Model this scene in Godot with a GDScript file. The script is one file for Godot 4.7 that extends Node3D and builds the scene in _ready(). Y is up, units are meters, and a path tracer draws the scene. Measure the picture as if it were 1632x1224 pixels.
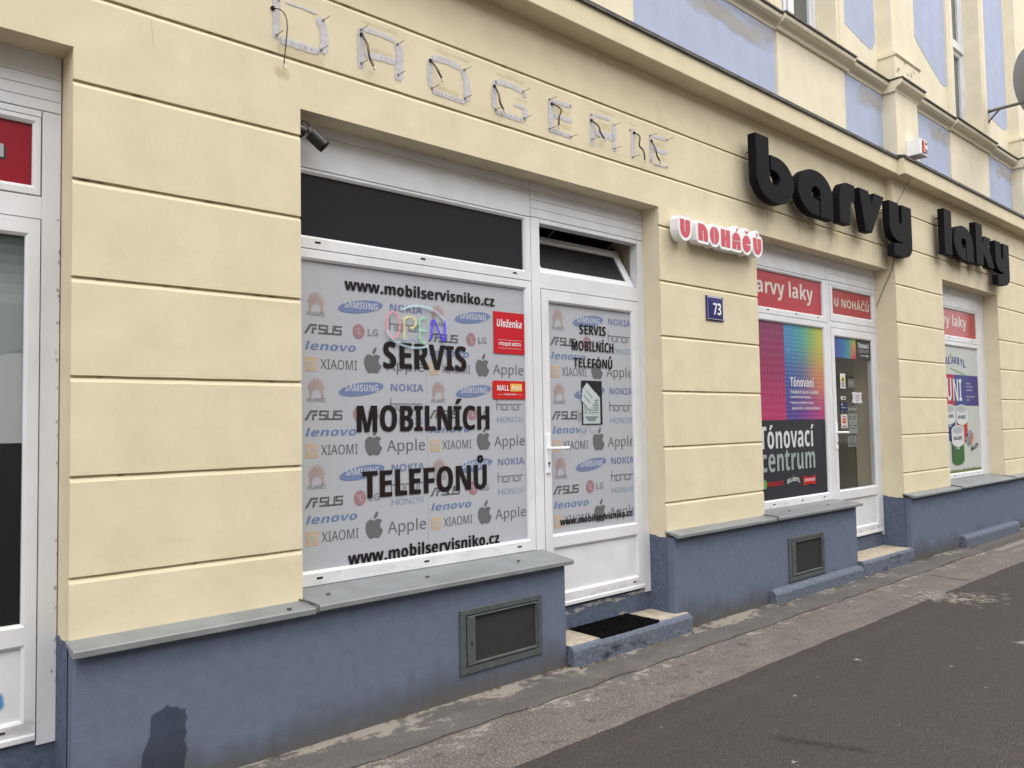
extends Node3D

# ---------------------------------------------------------------- helpers
var M := {}
var used := {}
var rng := RandomNumberGenerator.new()
var text_cache := {}
var fonts := {}
const EW := 1.12          # light that reaches the recessed shop windows, to turn seen colours into base colours
const FR := -0.152        # front of the white window frames
const PR := -0.172        # printed films and panes


func lin(r: float, g: float, b: float, k := 1.0) -> Color:
	var c := Color(r / 255.0, g / 255.0, b / 255.0).srgb_to_linear()
	return Color(minf(c.r * k, 0.9), minf(c.g * k, 0.9), minf(c.b * k, 0.9), 1.0)


func ink(r: float, g: float, b: float) -> Color:
	return lin(r, g, b, 1.0 / EW)


func numbered(parent: Node, called: String) -> String:
	var key := str(parent.get_instance_id()) + called
	var n: int = used.get(key, 0)
	used[key] = n + 1
	return called if n == 0 else "%s_%03d" % [called, n]


func thing(called: String, label: String, category: String, at := Vector3.ZERO, group := "") -> Node3D:
	var o := Node3D.new()
	o.name = numbered(self, called)
	add_child(o)
	o.position = at
	o.set_meta("label", label)
	o.set_meta("category", category)
	o.set_meta("kind", "thing")
	if group:
		o.set_meta("group", group)
	return o


func part(called: String, mesh, mat: Material, parent: Node3D, label := "") -> MeshInstance3D:
	# shapes are given in world coordinates; the node is shifted back by where its thing stands
	var o := MeshInstance3D.new()
	o.mesh = mesh.commit() if mesh is SurfaceTool else mesh
	o.material_override = mat
	o.name = numbered(parent, called)
	parent.add_child(o)
	if parent != self and parent.get_parent() == self:
		o.position = -parent.position
	if label:
		o.set_meta("label", label)
	return o


func setting(called: String, mesh, mat: Material, label := "", kind := "structure") -> MeshInstance3D:
	var o := part(called, mesh, mat, self, label)
	o.set_meta("kind", kind)
	return o


func stuff(o: MeshInstance3D) -> MeshInstance3D:
	o.set_meta("kind", "stuff")
	return o


func nst() -> SurfaceTool:
	var s := SurfaceTool.new()
	s.begin(Mesh.PRIMITIVE_TRIANGLES)
	return s


func vert(s: SurfaceTool, p: Vector3, n: Vector3, col: Color, uv: Vector2) -> void:
	s.set_normal(n)
	s.set_color(col)
	s.set_uv(uv)
	s.add_vertex(p)


func uv_of(p: Vector3, n: Vector3) -> Vector2:
	if absf(n.y) > 0.7:
		return Vector2(p.x, p.z)
	if absf(n.x) > 0.7:
		return Vector2(p.z, -p.y)
	return Vector2(p.x, -p.y)


func tri(s: SurfaceTool, a: Vector3, b: Vector3, c: Vector3, col := Color.WHITE) -> void:
	var n := (c - a).cross(b - a).normalized()
	for p: Vector3 in [a, b, c]:
		vert(s, p, n, col, uv_of(p, n))


func quad(s: SurfaceTool, a: Vector3, b: Vector3, c: Vector3, d: Vector3, col := Color.WHITE) -> void:
	tri(s, a, b, c, col)
	tri(s, a, c, d, col)


func rect(s: SurfaceTool, x0: float, x1: float, y0: float, y1: float, z: float, col := Color.WHITE) -> void:
	quad(s, Vector3(x0, y0, z), Vector3(x0, y1, z), Vector3(x1, y1, z), Vector3(x1, y0, z), col)


func box(s: SurfaceTool, x0: float, x1: float, y0: float, y1: float, z0: float, z1: float, col := Color.WHITE) -> void:
	loft(s, [[x0, x1, y0, y1, z0], [x0, x1, y0, y1, z1]], col)
	rect(s, x0, x1, y0, y1, z1, col)
	quad(s, Vector3(x0, y0, z0), Vector3(x1, y0, z0), Vector3(x1, y1, z0), Vector3(x0, y1, z0), col)


func loft(s: SurfaceTool, loops: Array, col := Color.WHITE) -> void:
	# each loop is [x0, x1, y0, y1, z]; consecutive loops are joined by four quads
	for i in loops.size() - 1:
		var p := corners(loops[i])
		var q := corners(loops[i + 1])
		for k in 4:
			var k2 := (k + 1) % 4
			quad(s, p[k], q[k], q[k2], p[k2], col)


func corners(l: Array) -> Array[Vector3]:
	return [Vector3(l[0], l[2], l[4]), Vector3(l[1], l[2], l[4]), Vector3(l[1], l[3], l[4]), Vector3(l[0], l[3], l[4])]


func ring(s: SurfaceTool, o: Array, i: Array, z1: float, z0: float, soft := 0.003, bev := 0.012) -> void:
	# a mitred frame: outer [x0, x1, y0, y1], inner the same, with a sloping inner edge
	loft(s, [
		[o[0], o[1], o[2], o[3], z0], [o[0], o[1], o[2], o[3], z1 - soft],
		[o[0] + soft, o[1] - soft, o[2] + soft, o[3] - soft, z1],
		[i[0] - bev, i[1] + bev, i[2] - bev, i[3] + bev, z1],
		[i[0], i[1], i[2], i[3], z1 - 0.009], [i[0], i[1], i[2], i[3], z0]])


func soft_box(s: SurfaceTool, x0: float, x1: float, y0: float, y1: float, z0: float, z1: float, c := 0.004, col := Color.WHITE) -> void:
	loft(s, [[x0, x1, y0, y1, z0], [x0, x1, y0, y1, z1 - c], [x0 + c, x1 - c, y0 + c, y1 - c, z1]], col)
	rect(s, x0 + c, x1 - c, y0 + c, y1 - c, z1, col)
	quad(s, Vector3(x0, y0, z0), Vector3(x1, y0, z0), Vector3(x1, y1, z0), Vector3(x0, y1, z0), col)


func poly(s: SurfaceTool, pts: PackedVector2Array, z: float, col := Color.WHITE) -> void:
	var idx := Geometry2D.triangulate_polygon(pts)
	for i in range(0, idx.size(), 3):
		var a := pts[idx[i]]
		var b := pts[idx[i + 1]]
		var c := pts[idx[i + 2]]
		if (b - a).cross(c - a) > 0.0:
			var t := b
			b = c
			c = t
		tri(s, Vector3(a.x, a.y, z), Vector3(b.x, b.y, z), Vector3(c.x, c.y, z), col)


func extrude(s: SurfaceTool, pts: PackedVector2Array, z0: float, z1: float, c := 0.0, col := Color.WHITE) -> void:
	var p := pts
	if not Geometry2D.is_polygon_clockwise(p):
		p.reverse()
	var front := p
	if c > 0.0:
		var off := Geometry2D.offset_polygon(p, -c, Geometry2D.JOIN_MITER)
		if off.size() == 1:
			front = off[0]
			if not Geometry2D.is_polygon_clockwise(front):
				front.reverse()
	poly(s, front, z1, col)
	for i in p.size():
		var a := p[i]
		var b := p[(i + 1) % p.size()]
		quad(s, Vector3(b.x, b.y, z0), Vector3(b.x, b.y, z1 - c), Vector3(a.x, a.y, z1 - c), Vector3(a.x, a.y, z0), col)
		if c > 0.0 and front.size() == p.size():
			var near_a := nearest(front, a)
			var near_b := nearest(front, b)
			quad(s, Vector3(b.x, b.y, z1 - c), Vector3(near_b.x, near_b.y, z1), Vector3(near_a.x, near_a.y, z1), Vector3(a.x, a.y, z1 - c), col)
	var idx := Geometry2D.triangulate_polygon(p)
	for i in range(0, idx.size(), 3):
		var t := [p[idx[i]], p[idx[i + 1]], p[idx[i + 2]]]
		tri(s, Vector3(t[0].x, t[0].y, z0), Vector3(t[1].x, t[1].y, z0), Vector3(t[2].x, t[2].y, z0), col)


func nearest(pts: PackedVector2Array, p: Vector2) -> Vector2:
	var best := pts[0]
	for q in pts:
		if q.distance_squared_to(p) < best.distance_squared_to(p):
			best = q
	return best


func arc(cx: float, cy: float, rx: float, ry: float, a0: float, a1: float, n := 16) -> PackedVector2Array:
	var out := PackedVector2Array()
	for i in n + 1:
		var a := deg_to_rad(lerpf(a0, a1, float(i) / n))
		out.append(Vector2(cx + rx * cos(a), cy + ry * sin(a)))
	return out


func stroke(s: SurfaceTool, pts: Array, w: float, z: float, col: Color) -> void:
	# a flat printed line of even width
	for i in pts.size() - 1:
		var a: Vector2 = pts[i]
		var b: Vector2 = pts[i + 1]
		var d := (b - a).normalized() * w * 0.5
		var n := Vector2(-d.y, d.x)
		poly(s, PackedVector2Array([a - d - n, a - d + n, b + d + n, b + d - n]), z, col)


func tube(s: SurfaceTool, pts: Array, r: float, sides := 8, caps := true, col := Color.WHITE) -> void:
	var rings: Array = []
	var up := Vector3(0.31, 0.87, 0.38)
	for i in pts.size():
		var a: Vector3 = pts[maxi(i - 1, 0)]
		var b: Vector3 = pts[mini(i + 1, pts.size() - 1)]
		var t := (b - a).normalized()
		var u := t.cross(up)
		if u.length() < 0.05:
			u = t.cross(Vector3.RIGHT)
		u = u.normalized()
		var v := t.cross(u)
		var rg: Array = []
		for k in sides:
			var an := TAU * k / sides
			rg.append([pts[i] + (u * cos(an) + v * sin(an)) * r, u * cos(an) + v * sin(an)])
		rings.append(rg)
	for i in rings.size() - 1:
		for k in sides:
			var k2 := (k + 1) % sides
			var q := [rings[i][k], rings[i][k2], rings[i + 1][k2], rings[i + 1][k]]
			for j: int in [0, 2, 1, 0, 3, 2]:
				vert(s, q[j][0], q[j][1], col, Vector2.ZERO)
	if caps:
		for e in 2:
			var rg: Array = rings[0 if e == 0 else rings.size() - 1]
			var c: Vector3 = pts[0 if e == 0 else pts.size() - 1]
			for k in sides:
				var a: Vector3 = rg[k][0]
				var b: Vector3 = rg[(k + 1) % sides][0]
				if e == 0:
					tri(s, c, a, b, col)
				else:
					tri(s, c, b, a, col)


func smear(s: SurfaceTool, pts: Array, w: float, z: float, col: Color, a := 1.0, rag := 0.3) -> void:
	# a brushed or sprayed stroke whose edges thin out
	var fine: Array = []
	for i in pts.size() - 1:
		var n := maxi(2, int((pts[i + 1] - pts[i]).length() / 0.012))
		for k in n:
			fine.append(pts[i].lerp(pts[i + 1], float(k) / n))
	fine.append(pts[pts.size() - 1])
	var rows: Array = []
	for i in fine.size():
		var d: Vector2 = (fine[mini(i + 1, fine.size() - 1)] - fine[maxi(i - 1, 0)]).normalized()
		var n := Vector2(-d.y, d.x)
		var e := 0.55 + 0.45 * minf(1.0, minf(i, fine.size() - 1 - i) / 1.5)
		var wa := w * 0.5 * (1.0 + rng.randf_range(-rag, rag)) * e
		var wb := w * 0.5 * (1.0 + rng.randf_range(-rag, rag)) * e
		var row: Array = []
		var al := a * rng.randf_range(0.75, 1.0) * (0.15 if i == 0 or i == fine.size() - 1 else 1.0)
		for o: Array in [[-wa, 0.0], [-wa * 0.72, al], [wb * 0.72, al], [wb, 0.0]]:
			var p: Vector2 = fine[i] + n * o[0]
			row.append([Vector3(p.x, p.y, z), Color(col.r, col.g, col.b, o[1])])
		rows.append(row)
	for i in rows.size() - 1:
		for k in 3:
			var q := [rows[i][k], rows[i][k + 1], rows[i + 1][k + 1], rows[i + 1][k]]
			for j: int in [0, 1, 2, 0, 2, 3]:
				vert(s, q[j][0], Vector3(0, 0, 1), q[j][1], Vector2.ZERO)


func blot(s: SurfaceTool, cx: float, cy: float, rx: float, ry: float, z: float, col: Color, a: float, rag := 0.35, flat := false) -> void:
	# an uneven stain that fades out; flat ones lie on the ground (y is z then)
	var n := 18
	var ph := rng.randf() * TAU
	var pts: Array = []
	for i in n:
		var an := TAU * i / n
		var k := 1.0 + rag * (0.5 * sin(an * 3 + ph) + 0.4 * sin(an * 5 - ph * 2) + rng.randf_range(-0.4, 0.4))
		pts.append(Vector2(cos(an) * rx * k, sin(an) * ry * k))
	for i in n:
		var p: Vector2 = pts[i]
		var q: Vector2 = pts[(i + 1) % n]
		for t: Array in [[Vector2.ZERO, a, p * 0.6, a * 0.85, q * 0.6, a * 0.85], [p * 0.6, a * 0.85, p, 0.0, q, 0.0], [p * 0.6, a * 0.85, q, 0.0, q * 0.6, a * 0.85]]:
			for j: int in ([0, 2, 4] if flat else [0, 4, 2]):
				var v: Vector2 = t[j] + Vector2(cx, cy)
				vert(s, Vector3(v.x, z, v.y) if flat else Vector3(v.x, v.y, z), Vector3.UP if flat else Vector3(0, 0, 1), Color(col.r, col.g, col.b, t[j + 1]), Vector2.ZERO)


func font(bold: bool) -> SystemFont:
	if not fonts.has(bold):
		var f := SystemFont.new()
		f.font_names = PackedStringArray(["Droid Sans"])
		f.font_weight = 700 if bold else 400
		fonts[bold] = f
	return fonts[bold]


func text(s: SurfaceTool, what: String, x0: float, x1: float, y0: float, y1: float, z: float, col: Color, bold := true, shear := 0.0, z0 := 999.0) -> void:
	# lettering whose ink fills the given rectangle
	var key := what + str(bold)
	if not text_cache.has(key):
		var t := TextMesh.new()
		t.text = what
		t.font = font(bold)
		t.font_size = 64
		t.pixel_size = 0.01
		t.depth = 0.0
		t.curve_step = 1.0
		var pts := PackedVector3Array()
		for k in t.get_surface_count():
			var ar := t.surface_get_arrays(k)
			var v: PackedVector3Array = ar[Mesh.ARRAY_VERTEX]
			var ix = ar[Mesh.ARRAY_INDEX]
			if ix == null or ix.size() == 0:
				pts.append_array(v)
			else:
				for i in ix:
					pts.append(v[i])
		text_cache[key] = pts
	var pv: PackedVector3Array = text_cache[key]
	if pv.is_empty():
		return
	var lo := Vector2(INF, INF)
	var hi := -lo
	for p in pv:
		var q := Vector2(p.x + shear * p.y, p.y)
		lo = lo.min(q)
		hi = hi.max(q)
	for i in range(0, pv.size(), 3):
		var o: Array = []
		for k in 3:
			var p := pv[i + k]
			var q := (Vector2(p.x + shear * p.y, p.y) - lo) / (hi - lo)
			o.append(Vector3(lerpf(x0, x1, q.x), lerpf(y0, y1, q.y), z))
		if absf((o[1] - o[0]).cross(o[2] - o[0]).z) < 1e-10:
			continue
		if (o[2] - o[0]).cross(o[1] - o[0]).z < 0.0:
			tri(s, o[0], o[2], o[1], col)
		else:
			tri(s, o[0], o[1], o[2], col)


func noise(freq: float, octaves: int, at: int, type := FastNoiseLite.TYPE_SIMPLEX_SMOOTH) -> FastNoiseLite:
	var n := FastNoiseLite.new()
	n.noise_type = type
	n.frequency = freq
	n.fractal_octaves = octaves
	n.seed = at
	return n


func noise_tex(n: FastNoiseLite, size: int, lo: Color, hi: Color, normal := 0.0) -> NoiseTexture2D:
	var t := NoiseTexture2D.new()
	t.width = size
	t.height = size
	t.seamless = true
	t.noise = n
	if normal > 0.0:
		t.as_normal_map = true
		t.bump_strength = normal
	else:
		var g := Gradient.new()
		g.set_color(0, lo)
		g.set_color(1, hi)
		t.color_ramp = g
	return t


func mat(called: String, c: Color, rough := 0.8, spec := 0.5, metal := 0.0) -> StandardMaterial3D:
	var m := StandardMaterial3D.new()
	m.resource_name = called
	m.albedo_color = c.linear_to_srgb()
	m.roughness = rough
	m.metallic_specular = spec
	m.metallic = metal
	M[called] = m
	return m


func grained(m: StandardMaterial3D, scale: float, albedo: Texture2D, normal: Texture2D, depth := 1.0, world := true) -> StandardMaterial3D:
	m.uv1_triplanar = true
	m.uv1_world_triplanar = world
	m.uv1_scale = Vector3.ONE * scale
	if albedo:
		m.albedo_texture = albedo
	if normal:
		m.normal_enabled = true
		m.normal_texture = normal
		m.normal_scale = depth
	return m


func materials() -> void:
	var soft := noise_tex(noise(0.006, 5, 3), 512, Color(0.955, 0.95, 0.94), Color(1, 1, 1))
	var trowel := noise_tex(noise(0.018, 4, 8), 512, Color.BLACK, Color.WHITE, 5.0)
	var rough := noise_tex(noise(0.2, 2, 5), 512, Color.BLACK, Color.WHITE, 6.0)
	var speck := noise_tex(noise(0.16, 2, 21), 1024, Color(0.55, 0.54, 0.53), Color(1.0, 0.99, 0.98))
	grained(mat("plaster", lin(223, 212, 184, 1.0), 0.9, 0.2), 0.8, soft, trowel, 0.11)
	grained(mat("plaster_light", lin(234, 225, 202, 1.0), 0.9, 0.2), 0.9, soft, trowel, 0.1)
	grained(mat("blue_paint", lin(180, 189, 214, 1.0), 0.9, 0.2), 0.9, soft, trowel, 0.1)
	grained(mat("pvc", lin(228, 229, 233, 1.0), 0.38, 0.5), 0.7, noise_tex(noise(0.008, 4, 31), 512, Color(0.93, 0.93, 0.925), Color(1, 1, 1)), null)
	grained(mat("plinth", lin(109, 119, 139), 0.93, 0.2), 1.7, noise_tex(noise(0.012, 5, 71), 512, Color(0.92, 0.92, 0.925), Color(0.99, 0.99, 0.99)), rough, 0.4)
	grained(mat("step_paint", lin(120, 128, 142), 0.93, 0.2), 2.2, noise_tex(noise(0.025, 4, 43), 512, Color(0.72, 0.73, 0.75), Color(1, 1, 1)), rough, 0.6)
	grained(mat("plinth_plain", lin(104, 114, 133), 0.93, 0.2), 2.2, noise_tex(noise(0.02, 4, 41), 512, Color(0.82, 0.82, 0.84), Color(1, 1, 1)), rough, 0.6)
	grained(mat("zinc", lin(136, 140, 144), 0.5, 0.5, 0.1), 0.9, noise_tex(noise(0.008, 5, 51), 512, Color(0.86, 0.86, 0.85), Color(1, 1, 1)), null)
	grained(mat("old_zinc", lin(100, 98, 94), 0.6, 0.4, 0.2), 1.3, noise_tex(noise(0.012, 5, 52), 512, Color(0.6, 0.58, 0.55), Color(1, 1, 1)), null)
	grained(mat("hatch_paint", lin(88, 94, 95), 0.5, 0.45), 2.0, noise_tex(noise(0.02, 4, 53), 512, Color(0.8, 0.8, 0.8), Color(1, 1, 1)), null)
	mat("mesh_wire", lin(62, 60, 53), 0.6, 0.4, 0.3)
	mat("dark_hole", lin(30, 29, 28), 0.9, 0.2)
	grained(mat("concrete", lin(196, 186, 170), 0.95, 0.2), 1.6, noise_tex(noise(0.015, 5, 61), 512, Color(0.8, 0.78, 0.75), Color(1, 1, 1)), rough, 0.4)
	grained(mat("asphalt", Color.WHITE, 0.93, 0.3), 0.5, asphalt_picture(), noise_tex(noise(0.14, 3, 22), 1024, Color.BLACK, Color.WHITE, 7.0), 1.0)
	grained(mat("ground", lin(70, 66, 62), 0.95, 0.2), 0.7, speck, null)
	var pav := mat("pavement", Color.WHITE, 0.95, 0.25)
	pav.albedo_texture = pavement_picture()
	pav.texture_repeat = false
	pav.uv1_scale = Vector3.ONE
	mat("crack", lin(44, 40, 36), 0.95, 0.2)
	mat("black_film", lin(43, 43, 47), 0.2, 0.3)
	mat("film", ink(184, 187, 195), 0.22, 0.4)
	var print_m := mat("print", Color.WHITE, 0.45, 0.3)
	print_m.vertex_color_use_as_albedo = true
	var gloss := mat("gloss_print", Color.WHITE, 0.25, 0.4)
	gloss.vertex_color_use_as_albedo = true
	var wash := mat("wash", Color.WHITE, 0.9, 0.1)
	wash.vertex_color_use_as_albedo = true
	wash.transparency = BaseMaterial3D.TRANSPARENCY_ALPHA
	mat("sign_black", lin(27, 26, 29), 0.6, 0.14)
	mat("sign_white", lin(238, 240, 244), 0.35, 0.5)
	mat("steel", lin(120, 116, 110), 0.45, 0.5, 0.7)
	mat("cable", lin(70, 58, 48), 0.6, 0.4)
	mat("connector", lin(214, 208, 196), 0.5, 0.5)
	mat("camera_black", lin(34, 34, 38), 0.4, 0.5)
	mat("enamel", lin(34, 36, 104), 0.12, 0.6)
	mat("mat_fibre", lin(22, 21, 22), 1.0, 0.1)
	mat("siren_red", lin(200, 72, 30), 0.2, 0.5)
	mat("dish", lin(150, 151, 156), 0.55, 0.4)
	mat("room", lin(120, 116, 104), 0.9, 0.2)
	mat("olive", lin(158, 148, 116), 0.9, 0.2)
	mat("dead_leaf", lin(92, 70, 50), 0.9, 0.2)
	var glass := mat("glass", lin(60, 70, 70), 0.03, 0.5)
	glass.albedo_color.a = 0.22
	glass.transparency = BaseMaterial3D.TRANSPARENCY_ALPHA
	mat("far_wall", lin(150, 142, 130), 0.9, 0.2)
	mat("far_glass", lin(84, 92, 90), 0.06, 0.6)
	for n: Array in [["neon_red", 255, 150, 160], ["neon_yellow", 250, 236, 150], ["neon_green", 150, 235, 190], ["neon_blue", 90, 70, 255], ["neon_white", 205, 232, 245]]:
		var m := mat(n[0], lin(n[1], n[2], n[3]), 0.3, 0.5)
		m.albedo_color.a = 0.32 if n[0] != "neon_blue" else 0.6
		m.transparency = BaseMaterial3D.TRANSPARENCY_ALPHA
		m.emission_enabled = true
		m.emission = Color8(n[1], n[2], n[3])
		m.emission_energy_multiplier = 0.12


func asphalt_picture() -> ImageTexture:
	# 2 m of asphalt at 2 mm: brownish binder with lighter and darker chippings
	var n := 1024
	var data := PackedByteArray()
	data.resize(n * n * 3)
	var r := RandomNumberGenerator.new()
	r.seed = 5
	for i in n * n:
		var k := 1.0 + r.randf_range(-0.12, 0.12)
		data[i * 3] = int(70 * k)
		data[i * 3 + 1] = int(66 * k)
		data[i * 3 + 2] = int(64 * k)
	for i in 26000:
		var x := r.randi() % n
		var y := r.randi() % n
		var k := r.randf_range(1.1, 1.5) if r.randf() < 0.5 else r.randf_range(0.6, 0.85)
		var w := r.randi_range(1, 3)
		var h := r.randi_range(1, 3)
		for j in h:
			for e in w:
				var o := (((y + j) % n) * n + (x + e) % n) * 3
				data[o] = int(minf(72 * k, 255))
				data[o + 1] = int(minf(68 * k, 255))
				data[o + 2] = int(minf(66 * k, 255))
	return ImageTexture.create_from_image(Image.create_from_data(n, n, false, Image.FORMAT_RGB8, data))


func pavement_picture() -> ImageTexture:
	# the old strips along the wall: x 0 to 9.2, z 0 to 0.96; mortar crumbs and wear on grey and brown asphalt
	var w := 2048
	var h := 214
	var im := Image.create(w, h, false, Image.FORMAT_RGB8)
	var n1 := noise(0.010, 4, 81)
	var n2 := noise(0.05, 4, 82)
	var n3 := noise(0.35, 2, 83)
	for j in h:
		var z := 0.96 * (j + 0.5) / h
		for i in w:
			var big := n1.get_noise_2d(i, j * 1.6)
			var mid := n2.get_noise_2d(i * 0.8, j * 1.4)
			var fine := n3.get_noise_2d(i, j)
			var c := Color(93, 90, 88) if z < 0.42 else Color(101, 95, 92)
			c = c * (1.0 + 0.10 * big + 0.04 * mid + 0.20 * fine)
			var pale := 0.0
			if z < 0.42:
				pale = smoothstep(0.10, 0.36, mid * 0.5 + big * 0.7 + 0.62 * clampf(1.0 - (z - 0.06) / 0.16, -0.4, 1.0) - 0.12 + fine * 0.22)
			else:
				pale = smoothstep(0.27, 0.46, mid * 0.6 + big * 0.6 + 0.22 * clampf(1.0 - (z - 0.42) / 0.10, -1.0, 1.0) + fine * 0.22)
			c = c.lerp(Color(148, 141, 130) * (1.0 + 0.1 * fine), pale * 0.8)
			if z > 0.42 and fine > 0.46:
				c = c.lerp(Color(176, 170, 162), 0.6)
			im.set_pixel(i, j, Color(clampf(c.r / 255.0, 0, 1), clampf(c.g / 255.0, 0, 1), clampf(c.b / 255.0, 0, 1)))
	return ImageTexture.create_from_image(im)


# ---------------------------------------------------------------- the building
var house: Node3D


func course(x0: float, x1: float, y0: float, y1: float, zf: float, called := "wall_block", cham := 0.016, low_gap := 0.0075) -> void:
	# one rusticated course: sharp lower edge, sloping upper edge, hand-run and not quite straight
	var s := nst()
	var zb := zf - 0.0145
	var n := maxi(2, int((x1 - x0) / 0.09))
	var prof: Array = []
	var wob := noise(0.9, 2, int(absf(x0 * 100 + y0 * 1000)))
	var run := noise(0.9, 2, 777)
	var jb := 0.0 if low_gap < 0.002 else 0.0016
	var jt := 0.0 if cham < 0.002 else 0.0016
	for i in n + 1:
		var x := lerpf(x0, x1, float(i) / n)
		var b := y0 + (low_gap if jb > 0.0 else 0.0) + jb * wob.get_noise_1d(x * 5)
		var t := y1 - (0.003 if jt > 0.0 else 0.0) + jt * wob.get_noise_1d(x * 5 + 50)
		var zz := zf + 0.0010 * run.get_noise_1d(x * 2)
		prof.append([Vector3(x, b, zb), Vector3(x, b, zz - (0.001 if jb > 0.0 else 0.0)), Vector3(x, b + (0.001 if jb > 0.0 else 0.0001), zz), Vector3(x, t - (cham if jt > 0.0 else 0.0001), zz), Vector3(x, t, zf - cham * 0.5 if jt > 0.0 else zz), Vector3(x, t, zb)])
	for i in n:
		for k in 5:
			quad(s, prof[i][k], prof[i][k + 1], prof[i + 1][k + 1], prof[i + 1][k])
	for e: Array in [prof[0], prof[n]]:
		for k in range(1, 5):
			if e == prof[0]:
				tri(s, e[0], e[k + 1], e[k])
			else:
				tri(s, e[0], e[k], e[k + 1])
	part(called, s, M.plaster, house)


func profile(pts: Array, x0: float, x1: float) -> SurfaceTool:
	# a moulding: [z, y] points from below to above, run along x
	var s := nst()
	for i in pts.size() - 1:
		var a: Array = pts[i]
		var b: Array = pts[i + 1]
		quad(s, Vector3(x0, a[1], a[0]), Vector3(x0, b[1], b[0]), Vector3(x1, b[1], b[0]), Vector3(x1, a[1], a[0]))
	var p2 := PackedVector2Array()
	for p: Array in pts:
		p2.append(Vector2(p[0], p[1]))
	var idx := Geometry2D.triangulate_polygon(p2)
	for i in range(0, idx.size(), 3):
		for x: float in [x0, x1]:
			var t: Array = []
			for k in 3:
				t.append(Vector3(x, p2[idx[i + k]].y, p2[idx[i + k]].x))
			var nx: float = (t[2] - t[0]).cross(t[1] - t[0]).x
			if (nx < 0.0) == (x == x0):
				tri(s, t[0], t[1], t[2])
			else:
				tri(s, t[0], t[2], t[1])
	return s


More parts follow.
